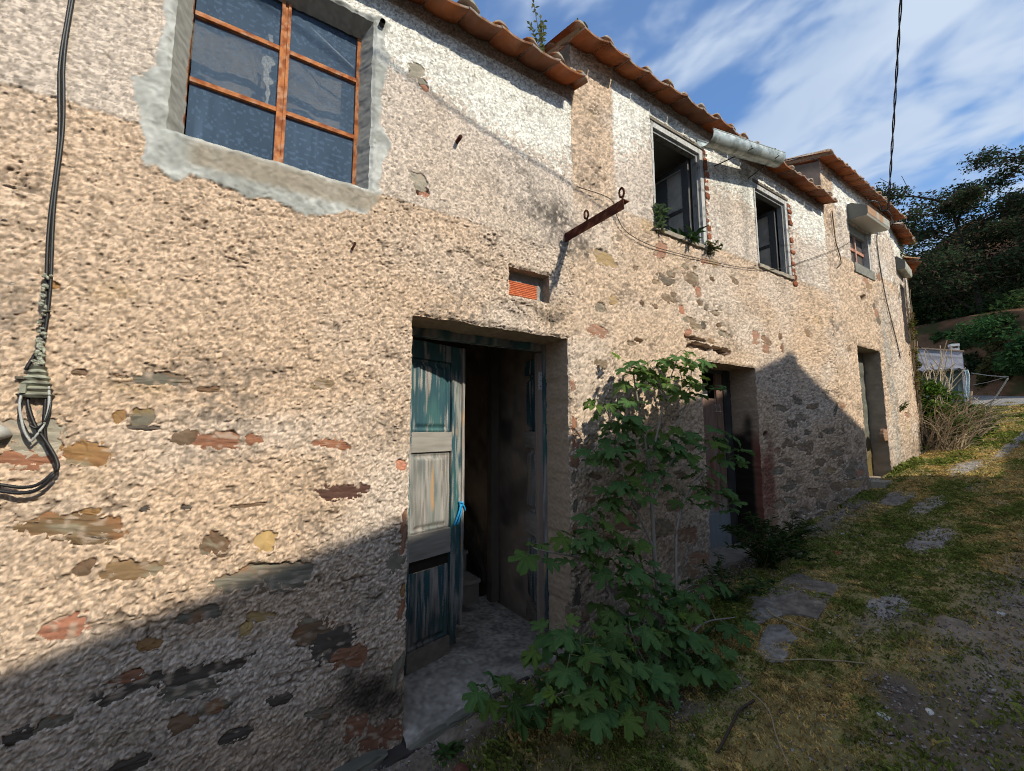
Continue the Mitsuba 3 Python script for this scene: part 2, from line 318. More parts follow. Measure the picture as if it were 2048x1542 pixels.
def stucco(x, z, seam, top, pil, zone, g=1.0):
    U = ux(x)
    zz = z * (0.8 if g > 0.5 else 0.5)
    """(depth, colour) of the render at the facade points: rough cast below the seam, thinner and partly whitewashed plaster above."""
    wob = (n2(x, z, 3, 3, 3) - 0.5) * 0.012
    upper = sst(-0.004, 0.004, z - seam + wob) * (1 - pil)
    big = n2(x, z, 1.1, 1.4, 11, 3)
    f1, gap, cell = grains(U * 78 + 1.2 * n2(U, zz, 30, 30, 19), zz * 100 + 1.2 * n2(U, zz, 30, 30, 20), 7)
    dome = np.clip(1 - f1 * f1, 0, 1) * (0.35 + 0.65 * cell)
    lump = n2(U, zz, 26, 38, 22) * 0.26 + n2(U, zz, 105, 125, 25) * 0.18 + dome * 0.58
    pits = sst(0.60, 0.78, n2(x, z, 12, 22, 23, 2))
    und = (n2(x, z, 1.6, 1.6, 24, 3) - 0.5) * 0.022
    amp = (0.0265 * (1 - upper) + 0.0150 * upper * (1 - 0.45 * sst(0.40, 0.62, zone(x, z)))) * (0.75 + 0.5 * n2(x, z, 1.2, 1.7, 28, 2))
    crack = sst(0.055, 0.0, np.abs(n2(x, z, 11, 26, 26, 3) - 0.5)) * sst(0.56, 0.68, n2(x, z, 5, 7, 27, 2))
    d = und - amp * lump + (0.006 * pits + 0.009 * crack) * (1 - upper) - 0.009 * upper
    # colour
    tan = mixc(TAN, TAN * np.array([1.08, 1.0, 0.90]), n2(x, z, 0.7, 0.7, 31, 2))
    tan = mixc(tan, PALE, sst(0.45, 0.7, n2(x, z, 1.3, 1.9, 32, 3)) * 0.7)
    pale = mixc(PALE, TAN, sst(0.4, 0.7, n2(x, z, 1.5, 1.5, 33, 3)) * 0.5)
    fine = n2(U, zz, 88, 96, 34) * 0.6 + n2(x, z, 28, 28, 35) * 0.4
    lev = n2(x, z, 2.2, 1.6, 36, 3)
    t = zone(x, z) + (lev - 0.5) * 0.9 + (fine - 0.5) * 0.95
    pale = mixc(pale, WHITE, sst(0.46, 0.58, t))
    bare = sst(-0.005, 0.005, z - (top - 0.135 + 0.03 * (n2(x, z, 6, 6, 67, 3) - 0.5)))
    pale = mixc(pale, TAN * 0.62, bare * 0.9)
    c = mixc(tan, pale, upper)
    # blackish weathering
    g = sst(0.56, 0.74, n2(x, z, 2.6, 3.4, 41, 4)) * sst(0.35, 0.6, n2(x, z, 40, 40, 42))
    c = mixc(c, (0.15, 0.13, 0.12), g * 0.55)
    streak = sst(0.52, 0.78, n2(x, z, 7, 0.35, 43, 3)) * upper
    c = mixc(c, (0.25, 0.235, 0.21), streak * 0.45 * sst(2.5, 4.0, x))
    gold = sst(0.66, 0.8, n2(x, z, 3.0, 5.0, 44, 3)) * (1 - upper)
    c = mixc(c, (0.44, 0.30, 0.13), gold * 0.35)
    h = z - np.interp(x, GX, GZ)
    damp = sst(0.75, 0.0, h + (n2(x, z, 2.4, 2.4, 45, 4) - 0.5) * 0.9) * sst(0.2, 0.55, n2(x, z, 26, 26, 46))
    c = mixc(c, (0.11, 0.095, 0.085), damp * 0.5)
    mould = sst(0.75, 0.05, np.hypot((x - 0.66) / 0.36, (z + 1.36) / 0.36) + (n2(x, z, 9, 9, 47, 3) - 0.5) * 1.1)
    c = mixc(c, (0.018, 0.017, 0.016), mould * 0.9)
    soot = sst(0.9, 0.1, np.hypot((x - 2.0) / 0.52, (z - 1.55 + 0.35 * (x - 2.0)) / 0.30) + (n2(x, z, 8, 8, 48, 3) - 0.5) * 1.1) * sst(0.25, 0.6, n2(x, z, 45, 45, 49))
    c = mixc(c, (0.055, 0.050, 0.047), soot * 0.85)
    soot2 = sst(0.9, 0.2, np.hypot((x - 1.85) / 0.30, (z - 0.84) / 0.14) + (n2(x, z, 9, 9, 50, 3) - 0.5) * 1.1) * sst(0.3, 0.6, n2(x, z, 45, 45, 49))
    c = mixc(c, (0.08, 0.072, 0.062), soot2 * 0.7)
    red = sst(1.0, 0.25, np.hypot((x - 4.80) / 0.27, (z + 0.52) / 0.62) + (n2(x, z, 8, 6, 51, 3) - 0.5) * 1.0)
    c = mixc(c, (0.20, 0.055, 0.04), red * 0.8)
    gs = sst(0.30, 0.06, np.abs(x - 8.78 + 0.10 * (n2(x, z, 1, 2, 52) - 0.5) + 0.02 * z)) * sst(2.6, 1.6, z) * sst(-0.85, -0.2, z)
    c = mixc(c, GREY, gs * 0.75 * sst(0.2, 0.6, n2(x, z, 20, 8, 53)))
    grain = n2(x, z, 110, 110, 61)
    pebble = sst(0.15, 0.85, (cell * 7.31) % 1.0)
    white_n = n2(x, z, 190, 190, 64)
    spk = n2(U, zz, 48, 62, 65)
    c = c * (0.52 + 0.14 * grain + 0.46 * pebble + 0.20 * white_n + 0.12 * spk)[..., None]
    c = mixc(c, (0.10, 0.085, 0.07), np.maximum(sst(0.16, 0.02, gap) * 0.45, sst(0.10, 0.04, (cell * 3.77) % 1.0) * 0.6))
    c = mixc(c, (0.13, 0.10, 0.08), np.maximum(sst(0.36, 0.18, lump) * 0.55, crack * 0.8) * (1 - 0.55 * upper))  # grime plus the shade of creases, hollows and cracks, put into the colour
    c = mixc(c, (0.70, 0.66, 0.60), sst(0.93, 0.99, n2(x, z, 85, 85, 63)) * 0.6)
    return d, c


def facade(house, X0, X1, zb, zt, step, seam, zone, holes=(), extra=None, pil=None, place=None, topline=None, g=1.0):
    """One house front as a gridded, displaced mesh with its openings, reveals and the stones that show where render has gone."""
    keepx = [h[k] for h in holes for k in (0, 1)] + ([seam[1]] if False else [])
    keepz = [h[k] for h in holes for k in (2, 3)]
    xs = axis(X0, X1, step[0], keepx)
    zs = axis(zb, zt, step[1], keepz)
    x, z = np.meshgrid(xs, zs, indexing="ij")
    top = zt if topline is None else topline
    P = pil(x, z) if pil else np.zeros(x.shape)
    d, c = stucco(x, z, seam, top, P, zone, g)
    wx = (n2(x, z, 19, 19, 71, 2) - 0.5) * 0.020
    wz = (n2(x, z, 19, 19, 72, 2) - 0.5) * 0.020
    sur = None
    if extra == "surround":
        sur = poly_sd(x + (n2(x, z, 13, 13, 73, 4) - 0.5) * 0.075, z + (n2(x, z, 13, 13, 74, 4) - 0.5) * 0.075, SURROUND) + (n2(x, z, 60, 60, 68) - 0.5) * 0.014
        m = sst(0.004, -0.010, sur)
        sm = (n2(x, z, 9, 9, 75, 3) - 0.5) * 0.012 + (n2(x, z, 50, 50, 76) - 0.5) * 0.007 - 0.017 - 0.006 * n2(x, z, 85, 85, 69)
        d = d * (1 - m) + sm * m
        cc = mixc((0.34, 0.345, 0.33), (0.52, 0.525, 0.51), sst(0.38, 0.62, n2(x, z, 7, 7, 77, 4)))
        low = sst(1.40, 1.34, z) * sst(1.22, 1.27, z) * sst(-0.28, -0.2, x)
        cc = mixc(cc, (0.30, 0.25, 0.19), low * 0.8)
        cc = mixc(cc, (0.35, 0.20, 0.08), sst(0.60, 0.72, n2(x, z, 9, 5, 78, 3)) * low)
        cc = cc * (0.62 + 0.40 * n2(x, z, 55, 55, 79) + 0.32 * n2(x, z, 28, 28, 80))[..., None]
        cc = mixc(cc, (0.17, 0.165, 0.15), sst(0.60, 0.75, n2(x, z, 16, 20, 69, 4)) * 0.6)
        c = mixc(c, cc, m)
    # where the render has gone: the mesh steps back and a stone shows
    rng = np.random.default_rng(5)
    for k, (sx, sz, L, H, a, code) in enumerate(STONES):
        if not (X0 < sx <= X1):
            continue
        for h in holes:
            if h[2] < sz < h[3] and code != "k":
                if h[1] - 0.05 < sx < h[1] + 0.72 * L:
                    L *= 0.8
                    sx = h[1] + 0.012 + 0.70 * L
                elif h[0] - 0.72 * L < sx < h[0] + 0.05:
                    L *= 0.8
                    sx = h[0] - 0.012 - 0.70 * L
        R = 0.6 * max(L, H) + 0.04
        i0, i1 = np.searchsorted(xs, (sx - R, sx + R))
        j0, j1 = np.searchsorted(zs, (sz - R, sz + R))
        if i1 - i0 < 1 or j1 - j0 < 1:
            continue
        bx, bz = x[i0:i1, j0:j1] - sx, z[i0:i1, j0:j1] - sz
        ca, sa = math.cos(math.radians(a)), math.sin(math.radians(a))
        u, v = ca * bx + sa * bz, -sa * bx + ca * bz
        v = (v + (n2(bx + sx, bz + sz, 8, 8, 83 + k % 5) - 0.5) * 1.1 * H) * (1 + WEDGE[k % 7] * u / L)
        e = (np.abs(u) / (0.52 * L)) ** 2.4 + (np.abs(v) / (0.55 * H)) ** 2.4 + (n2(bx + sx, bz + sz, 26, 30, 81 + k % 7, 2) - 0.5) * 1.5 + (n2(bx + sx, bz + sz, 62 * g, 62 * g, 87) - 0.5) * 1.9
        m = sst(1.02, 0.90, e)
        deep = 0.085 if code in "kw" else 0.004
        d[i0:i1, j0:j1] = d[i0:i1, j0:j1] * (1 - m) + (deep + (n2(bx + sx, bz + sz, 1.6, 1.6, 24, 3) - 0.5) * 0.022) * m
        c[i0:i1, j0:j1] = mixc(c[i0:i1, j0:j1], (0.16, 0.13, 0.10), m)
        if code == "k":
            continue
        mb = MB()
        sv, sf = boulder(rng, L * 1.45, 0.05, H * 1.75, n=18 if L > 0.1 else 12, power=3.2 if code in "rp" else 2.4)
        dep = (0.045 if code == "w" else -0.009) + rng.uniform(-0.002, 0.003)
        sv = np.stack([ca * sv[:, 0] - sa * sv[:, 2] + sx, sv[:, 1] + dep + (n2(ca * sv[:, 0] - sa * sv[:, 2] + sx, sa * sv[:, 0] + ca * sv[:, 2] + sz, 1.6, 1.6, 24, 3) - 0.5) * 0.022, sa * sv[:, 0] + ca * sv[:, 2] + sz], -1)
        if place:
            sv = place(sv)
        t = np.array(TONE[code]) * rng.uniform(0.8, 1.2)
        ux = ca * (sv[:, 0] - sx) + sa * (sv[:, 2] - sz)
        vz = -sa * (sv[:, 0] - sx) + ca * (sv[:, 2] - sz)
        nn = n2(sv[:, 0] * 1.0, sv[:, 2], 14, 55, 3 + k)
        colr = mixc(t * 0.6, t * 1.35, nn)
        colr = mixc(colr, (0.30, 0.245, 0.19), (0.25 + 0.5 * sst(0.4, 0.7, n2(sv[:, 0], sv[:, 2], 18, 18, 70 + k))) * (0.40 if sx < 1.5 else 0.75 if sx < 4 else 0.6))
        if code in "sn":
            colr = mixc(colr, (0.30, 0.19, 0.07), sst(0.55, 0.8, n2(sv[:, 0], sv[:, 2], 9, 20, 40 + k)) * 0.7)
        if L > 0.09:
            for _ in range(3 if L > 0.2 else 2):
                sv, sf = trimesh.remesh.subdivide(sv, sf)
            ux = ca * (sv[:, 0] - sx) + sa * (sv[:, 2] - sz)
            vz = -sa * (sv[:, 0] - sx) + ca * (sv[:, 2] - sz)
            q = np.stack([ux, vz, 0 * ux + 0.31 * k], -1)
            strata = fbm(q * np.array([7, 75, 1.0]), 3, 44)
            sv[:, 1] += 0.006 * (strata - 0.5)
            colr = mixc(t * 0.45, t * 1.5, strata)
            if code in "snbo":
                colr = mixc(colr, (0.30, 0.135, 0.06), sst(0.50, 0.72, fbm(q * np.array([10, 16, 1.0]) + 3, 3, 45)) * 0.75)
                colr = mixc(colr, (0.30, 0.27, 0.20), sst(0.55, 0.72, fbm(q * np.array([9, 22, 1.0]) + 9, 3, 46)) * 0.7)
            colr = mixc(colr, TAN * 0.8, sst(0.62, 0.72, noise(q * np.array([40, 50, 1.0]), 47)) * 0.7)
            colr = mixc(colr, (0.30, 0.245, 0.19), 0.12 if sx < 1.5 else 0.45)
        mb.add(sv, sf, colr)
        mb.put(f"{house}__wall__{'brick' if code in 'rp' else 'lintel_beam' if code == 'w' else 'stone'}", smooth=False)
    # openings: cells out, edges rounded a little
    cx, cz = 0.5 * (xs[1:] + xs[:-1]), 0.5 * (zs[1:] + zs[:-1])
    gone = np.zeros((len(cx), len(cz)), bool)
    for (hx0, hx1, hz0, hz1, *_) in holes:
        gone |= ((cx > hx0) & (cx < hx1))[:, None] & ((cz > hz0) & (cz < hz1))[None, :]
        dd = np.maximum(np.maximum(hx0 - x, x - hx1), np.maximum(hz0 - z, z - hz1))
        d = d + 0.012 * sst(0.022, 0.0, np.abs(dd)) * (0.4 + 1.2 * n2(x, z, 30, 30, 91))
    V = np.stack([x + wx, d, z + wz], -1)
    F = gridfaces(len(xs), len(zs)).reshape(len(cx), len(cz), 4)
    flat = V.reshape(-1, 3)
    col = c.reshape(-1, 3)
    pl = place or (lambda q: q)

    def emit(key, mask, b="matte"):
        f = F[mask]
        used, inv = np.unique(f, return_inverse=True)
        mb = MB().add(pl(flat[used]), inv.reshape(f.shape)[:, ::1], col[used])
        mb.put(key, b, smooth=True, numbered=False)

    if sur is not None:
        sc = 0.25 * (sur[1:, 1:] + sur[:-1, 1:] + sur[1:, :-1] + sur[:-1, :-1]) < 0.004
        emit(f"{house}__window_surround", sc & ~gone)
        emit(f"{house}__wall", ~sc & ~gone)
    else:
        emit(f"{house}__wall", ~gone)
    # reveals
    for hi, (hx0, hx1, hz0, hz1, depth, rcol, *opt) in enumerate(holes):
        i0, i1 = np.searchsorted(xs, (hx0 - 1e-6, hx1 - 1e-6))
        j0, j1 = np.searchsorted(zs, (hz0 - 1e-6, hz1 - 1e-6))
        splay = opt[0] if opt else 0.0
        mb = MB()
        for side, ii, jj, nrm in (("l", [i0], range(j0, j1 + 1), (1, 0)), ("r", [i1], range(j0, j1 + 1), (-1, 0)), ("t", range(i0, i1 + 1), [j1], (0, -1)), ("b", range(i0, i1 + 1), [j0], (0, 1))):
            E = V[np.ix_(list(ii), list(jj))].reshape(-1, 3)
            nd = max(3, int(depth / 0.016) + 1)
            tt = np.linspace(0, 1, nd)
            Q = np.repeat(E[:, None], nd, 1)
            Q[..., 1] += tt[None] * (depth - E[:, None, 1])
            fade = np.sin(tt * np.pi) ** 0.5
            bump = (fbm(np.stack([Q[..., 0] * 35, Q[..., 1] * 45, Q[..., 2] * 35], -1), 3, 7) - 0.5) * 0.008 * fade
            Q[..., 0] += nrm[0] * (bump + splay * tt)
            Q[..., 2] += nrm[1] * (bump + (splay if side != "b" else 0) * tt)
            f = gridfaces(len(E), nd)
            q = Q.reshape(-1, 3)
            cc = rcol(q) if callable(rcol) else np.asarray(rcol) * (0.72 + 0.5 * noise(q * 60, 5))[:, None]
            mb.add(pl(q), f if side in "rt" else f[:, ::-1], cc)
        mb.put(f"{house}__reveal", smooth=True)


TANR = (0.42, 0.31, 0.22)


def reveal2(q):
    """Reveal of the second door: smoke-blackened on its right side, red paint at its edge."""
    c = np.asarray((0.40, 0.30, 0.215)) * (0.72 + 0.5 * noise(q * 60, 5))[:, None]
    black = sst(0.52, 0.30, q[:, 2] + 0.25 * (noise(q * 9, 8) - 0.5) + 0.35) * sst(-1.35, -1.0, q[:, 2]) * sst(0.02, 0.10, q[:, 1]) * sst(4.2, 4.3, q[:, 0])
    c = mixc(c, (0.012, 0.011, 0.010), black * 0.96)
    rd = sst(0.10, 0.03, q[:, 1]) * sst(0.1, -0.2, q[:, 2]) * sst(4.2, 4.3, q[:, 0])
    return mixc(c, (0.20, 0.05, 0.035), rd * 0.85)


def reveal3(q):
    c = np.asarray((0.34, 0.28, 0.22)) * (0.6 + 0.7 * fbm(q * 14, 3, 5))[:, None]
    return c


sx1 = lambda v: 0.0056 if -0.95 < v < 2.2 else 0.03
sz1 = lambda v: 0.0056
facade("row_house", -3.0, 2.124, -1.95, 2.76, (sx1, sz1), 1.371,
       lambda x, z: 0.02 + 0.70 * sst(1.85, 2.55, z + 0.07 * x) + 0.40 * sst(2.30, 2.5, z),
       holes=[(-0.332, 0.575, 1.386, 2.445, 0.10, (0.33, 0.325, 0.30), 0.05), (0.858, 2.052, -2.0 + 0.12, 0.688, 0.26, TANR), (1.54, 1.89, 0.932, 1.138, 0.10, (0.30, 0.25, 0.20))], extra="surround")
step2x = lambda v: 0.0085 * (1 + ((v - 1.0) / 2.6) ** 2 * 0.75)
step2z = lambda v: 0.0105


def pil2(x, z):
    return sst(2.605, 2.595, x + (n2(x, z, 12, 12, 95) - 0.5) * 0.03)


facade("row_house_001", 2.12, 6.75, -1.75, 3.18, (step2x, step2z), 1.875,
       lambda x, z: 0.16 + 0.62 * sst(2.35, 2.95, z) + 0.15 * sst(3.0, 2.6, x) + 0.10 * (z - 1.87) + 0.12 * sst(3.2, 4.2, x),
       holes=[(3.10, 3.91, 1.835, 2.885, 0.10, (0.30, 0.24, 0.19)), (4.89, 5.68, 1.875, 2.872, 0.10, (0.30, 0.24, 0.19)), (3.708, 4.685, -1.6, 0.672, 0.29, reveal2)], pil=pil2, g=0.66)
step3x = lambda v: 0.034
step3z = lambda v: 0.017


def pil3(x, z):
    return sst(7.16, 7.12, x)


facade("row_house_002", 6.75, 9.55, -1.35, 3.86, (step3x, step3z), 2.505,
       lambda x, z: 0.26 + 0.52 * sst(3.05, 3.6, z) + 0.10 * (z - 2.5),
       holes=[(7.62, 8.42, 2.52, 3.13, 0.10, (0.36, 0.35, 0.31)), (7.54, 8.45, -0.70, 1.232, 0.23, reveal3)], pil=pil3, g=0.38)
BEND = math.atan(0.12)


def place4(v):
    v = np.asarray(v, float)
    return rz(v - [9.55, 0, 0], BEND, (9.55, 0, 0))


facade("row_house_003", 9.551, 10.70, -0.95, 3.62, (lambda v: 0.03, lambda v: 0.02), 2.2,
       lambda x, z: 0.36 + 0.4 * sst(2.6, 3.4, z), holes=[(9.80, 10.28, 1.55, 2.62, 0.2, (0.38, 0.36, 0.32))], place=place4, g=0.38)

# ---------------------------------------------------------------- sides, rooms, roofs


def rough(P, base, f=9, k=0.5):
    return np.asarray(base) * (1 - k / 2 + k * fbm(np.asarray(P) * f, 3, 6))[:, None] * (0.85 + 0.3 * noise(np.asarray(P) * 70, 4))[:, None]


def sheet(fn, na, nb):
    """Grid over the unit square mapped by fn(a, b) -> points."""
    A, B = np.meshgrid(np.linspace(0, 1, na), np.linspace(0, 1, nb), indexing="ij")
    return fn(A.ravel(), B.ravel()), gridfaces(na, nb)


PITCH_R = 0.31


def side_wall(house, x, zb, zt, y1=6.4, base=(0.30, 0.235, 0.18), place=None):
    def fn(a, b):
        y = -0.012 + a * (y1 + 0.012)
        z = zb + b * (zt + PITCH_R * np.minimum(y, y1 - y) - zb)
        X = x + (fbm(np.stack([y * 30, z * 30, z * 0 + x], -1), 2, 3) - 0.5) * 0.014
        return np.stack([X, y, z], -1)
    v, f = sheet(fn, 260, 130)
    c = rough(v, base, 5, 0.7)
    c = mixc(c, (0.07, 0.065, 0.06), sst(0.45, 0.7, fbm(v * 3.1, 3, 8)) * 0.75)
    MB().add(place(v) if place else v, f, c).put(f"{house}__side_wall", smooth=True)


side_wall("row_house", -3.0, -2.1, 2.72)
side_wall("row_house_001", 2.122, -1.75, 3.14)
side_wall("row_house_002", 6.752, -1.35, 3.80)
side_wall("row_house_003", 10.70, -0.95, 3.52, 5.0, place=place4)


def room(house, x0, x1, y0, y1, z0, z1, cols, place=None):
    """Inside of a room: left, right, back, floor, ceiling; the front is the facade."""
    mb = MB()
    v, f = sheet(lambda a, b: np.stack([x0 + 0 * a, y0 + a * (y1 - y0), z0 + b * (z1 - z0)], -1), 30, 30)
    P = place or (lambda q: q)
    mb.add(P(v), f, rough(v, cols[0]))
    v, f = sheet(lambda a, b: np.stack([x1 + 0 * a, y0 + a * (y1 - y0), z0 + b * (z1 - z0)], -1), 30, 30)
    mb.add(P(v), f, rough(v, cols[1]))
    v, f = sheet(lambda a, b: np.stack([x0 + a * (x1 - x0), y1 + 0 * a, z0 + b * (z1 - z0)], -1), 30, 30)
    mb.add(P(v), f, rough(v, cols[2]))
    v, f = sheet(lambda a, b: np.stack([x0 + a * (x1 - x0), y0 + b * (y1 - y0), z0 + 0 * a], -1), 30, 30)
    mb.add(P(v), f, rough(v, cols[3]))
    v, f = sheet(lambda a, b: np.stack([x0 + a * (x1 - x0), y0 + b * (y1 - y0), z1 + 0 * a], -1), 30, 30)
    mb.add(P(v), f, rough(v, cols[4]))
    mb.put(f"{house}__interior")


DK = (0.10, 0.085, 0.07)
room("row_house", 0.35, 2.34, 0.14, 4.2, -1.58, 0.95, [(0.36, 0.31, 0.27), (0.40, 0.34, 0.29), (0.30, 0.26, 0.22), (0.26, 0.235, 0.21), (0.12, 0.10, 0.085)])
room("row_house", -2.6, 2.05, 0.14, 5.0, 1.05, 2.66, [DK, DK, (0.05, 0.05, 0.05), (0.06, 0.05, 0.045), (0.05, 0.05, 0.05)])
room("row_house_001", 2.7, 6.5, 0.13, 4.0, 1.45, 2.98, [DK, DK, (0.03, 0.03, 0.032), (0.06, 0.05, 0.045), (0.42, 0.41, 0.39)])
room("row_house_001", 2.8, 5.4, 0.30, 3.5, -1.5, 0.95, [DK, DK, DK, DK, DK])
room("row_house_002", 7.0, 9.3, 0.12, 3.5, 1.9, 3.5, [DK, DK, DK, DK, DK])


def tile_arc(hw0, hw1, sag, L, thick, up, rng):
    """A curved clay tile as a closed shell: across x, along y from 0 to L, hollow side up (up = -1) or down (up = 1)."""
    n, m = 9, 4
    t = np.linspace(-1, 1, n)
    rows = []
    for s in np.linspace(0, 1, m):
        hw = hw0 + (hw1 - hw0) * s
        z = up * sag * (1 - t**2) * (1 + 0.15 * s)
        rows.append(np.stack([hw * t, np.full(n, s * L), z], -1))
    a = np.array(rows).reshape(-1, 3)
    a = a + rng.uniform(-0.0015, 0.0015, a.shape)
    nz = np.stack([-up * -2 * sag * np.tile(t, m) / hw0 * -1, np.zeros(n * m), np.ones(n * m)], -1)
    nz /= np.linalg.norm(nz, axis=1, keepdims=True)
    b = a - nz * thick
    F = gridfaces(m, n)
    f = [F[:, ::-1], F + len(a)]
    edge = [k for k in range(n)] + [k * n + n - 1 for k in range(1, m)] + [(m - 1) * n + k for k in range(n - 2, -1, -1)] + [k * n for k in range(m - 2, 0, -1)]
    e = np.array(edge)
    e2 = np.roll(e, -1)
    f.append(np.stack([e, e2, e2 + len(a), e + len(a)], -1))
    return np.vstack([a, b]), np.vstack(f), len(a)


TILE_DICTS = {}
trng = np.random.default_rng(3)
for kind in ("channel", "cover"):
    TILE_DICTS[kind] = []
    for var in range(5):
        v, f, na = tile_arc(*((0.126, 0.106, 0.016, 0.46, 0.014, -1) if kind == "channel" else (0.066, 0.084, 0.036, 0.44, 0.014, 1)), trng)
        under = np.array([(0.34, 0.100, 0.040), (0.27, 0.085, 0.040), (0.37, 0.125, 0.055), (0.21, 0.085, 0.050), (0.30, 0.105, 0.05)][var])
        q = v + 7.3 * var
        c = under * (0.55 + 0.9 * fbm(q * 16, 3, 3))[:, None]
        topc = mixc((0.30, 0.15, 0.09), (0.48, 0.45, 0.40), sst(0.34, 0.56, fbm(q * 26, 3, 4)))
        topc = mixc(topc, (0.42, 0.22, 0.05), sst(0.62, 0.75, fbm(q * 15, 2, 9)))
        isup = np.zeros(len(v))
        isup[:na] = 1
        lipz = sst(0.03, 0.0, v[:, 1])
        c = mixc(c, topc, np.maximum(isup, lipz * (0.75 if kind == "cover" else 0.15)))
        c = mixc(c, (0.05, 0.04, 0.03), (1 - isup) * sst(0.55, 0.75, fbm(q * 7, 2, 14)) * 0.55)
        TILE_DICTS[kind].append(mikit.ply((v, f), "matte", 60, color=None) if False else mikit.ply((v, f), "matte", False, color=np.clip(c, 0.004, 0.9)))


def roof(house, x0, x1, zt, seed, place=None, matrix=None, spacing=0.25, tilt=0.0, depth=6.4):
    """Tiles of the eaves one by one over a corrugated field of tiles behind them."""
    rng = np.random.default_rng(seed)
    ang = math.degrees(math.atan(PITCH_R))
    M = matrix or T()
    n = int(round((x1 - x0) / spacing))
    sp = (x1 - x0) / n
    for k in range(n + 1):
        xc = x0 + (k + 0.5) * sp
        zz = zt + tilt * (xc - x0)
        if k < n:
            y = -0.215 + rng.uniform(-0.015, 0.012)
            key = num(f"{house}__roof__channel_tile")
            scene[key] = {**TILE_DICTS["channel"][rng.integers(5)], "to_world": M @ T().translate([xc, y, zz + 0.026 + PITCH_R * y + rng.uniform(-0.004, 0.004)]).rotate([1, 0, 0], ang + rng.uniform(-1.2, 1.2)).rotate([0, 0, 1], rng.uniform(-2.5, 2.5)).rotate([0, 1, 0], rng.uniform(-3, 3))}
        for row in range(2):
            y = -0.180 + row * 0.36 + rng.uniform(-0.03, 0.02)
            xk = x0 + k * sp + rng.uniform(-0.008, 0.008)
            key = num(f"{house}__roof__cover_tile")
            scene[key] = {**TILE_DICTS["cover"][rng.integers(5)], "to_world": M @ T().translate([xk, y, zt + tilt * k * sp + 0.030 + 0.008 + PITCH_R * y + rng.uniform(-0.004, 0.008)]).rotate([1, 0, 0], ang - 1.0 + rng.uniform(-1.5, 1.5)).rotate([0, 0, 1], rng.uniform(-4, 4)).rotate([0, 1, 0], rng.uniform(-6, 6))}

    def fn(a, b):
        x = x0 - 0.02 + a * (x1 - x0 + 0.04)
        y = 0.12 + b * (depth - 0.12)
        ph = (x - x0) / sp * 2 * np.pi
        z = zt + tilt * (x - x0) + 0.045 + PITCH_R * np.minimum(y, depth - y) + 0.045 * np.cos(ph) + 0.02 * (1 - np.mod(y / 0.36, 1)) + 0.012 * (noise(np.stack([x * 9, y * 9, y * 0], -1), 2) - 0.5)
        return np.stack([x, y, z], -1)
    v, f = sheet(fn, 8 * n + 1, 90)
    c = mixc((0.30, 0.13, 0.07), (0.42, 0.39, 0.34), sst(0.42, 0.62, fbm(v * 9, 3, 5)))
    MB().add(place(v) if place else v, f[:, ::-1], c).put(f"{house}__roof", smooth=True, numbered=False)
    # mortar bed between wall and tiles
    v, f = sheet(lambda a, b: np.stack([x0 + a * (x1 - x0), -0.012 + 0.10 * b + 0.008 * (noise(np.stack([a * (x1 - x0) * 30, b * 5, a * 0], -1), 3) - 0.5), zt + tilt * a * (x1 - x0) - 0.01 + 0.055 * b], -1), int((x1 - x0) * 40), 4)
    MB().add(place(v) if place else v, f, rough(v, (0.20, 0.16, 0.13), 12)).put(f"{house}__roof__mortar_bed", smooth=True)


roof("row_house", -1.30, 2.085, 2.725, 11)
roof("row_house_001", 2.10, 6.72, 3.145, 12)
roof("row_house_002", 6.74, 9.62, 3.83, 13, tilt=-0.042)
M4 = T().translate([9.55, 0, 0]).rotate([0, 0, 1], math.degrees(BEND)).translate([-9.55, 0, 0])
roof("row_house_003", 9.45, 10.62, 3.545, 14, place4, M4, depth=5.0)


def verge(house, x, zt, place=None):
    """Ridge-shaped cover tiles bedded along the gable edge of a roof."""
    rng = np.random.default_rng(int(x * 100))
    for k in range(9):
        y = -0.12 + k * 0.36
        key = num(f"{house}__roof__verge_tile")
        scene[key] = {**TILE_DICTS["cover"][rng.integers(5)], "to_world": T().translate([x + 0.045, y, zt + 0.085 + PITCH_R * y + rng.uniform(0, 0.012)]).rotate([1, 0, 0], math.degrees(math.atan(PITCH_R)) - 2).rotate([0, 0, 1], rng.uniform(-3, 3)).scale([1.15, 1.0, 1.1])}
    v, f = tube(np.array([[x + 0.04, -0.14, zt + 0.075 - 0.04], [x + 0.04, 3.2, zt + 0.06 + PITCH_R * 3.2]]), 0.05, 8)
    MB().add(v, f, rough(v, (0.34, 0.31, 0.27), 12)).put(f"{house}__roof__verge_mortar", smooth=True)


verge("row_house_001", 2.12, 3.145)
verge("row_house_002", 6.75, 3.83)

# the last house, turned away from the lane: only its eaves show
def place5(v):
    return rz(np.asarray(v, float) - [10.72, 0.14, 0], 0.42, (10.72, 0.14, 0))


M5 = T().translate([10.72, 0.14, 0]).rotate([0, 0, 1], math.degrees(0.42)).translate([-10.72, -0.14, 0])
v, f = sheet(lambda a, b: np.stack([10.72 + 2.6 * a, 0.14 + 0.02 * noise(np.stack([a * 40, b * 60, a * 0], -1), 3), -0.7 + 3.85 * b], -1), 60, 80)
MB().add(place5(v), f, rough(v, (0.42, 0.33, 0.25), 5)).put("row_house_004__wall", smooth=True)
roof("row_house_004", 10.55, 13.3, 3.20, 15, lambda v: place5(np.asarray(v) + [0, 0.14, 0]), M5 @ T().translate([0, 0.14, 0]), depth=5.0)

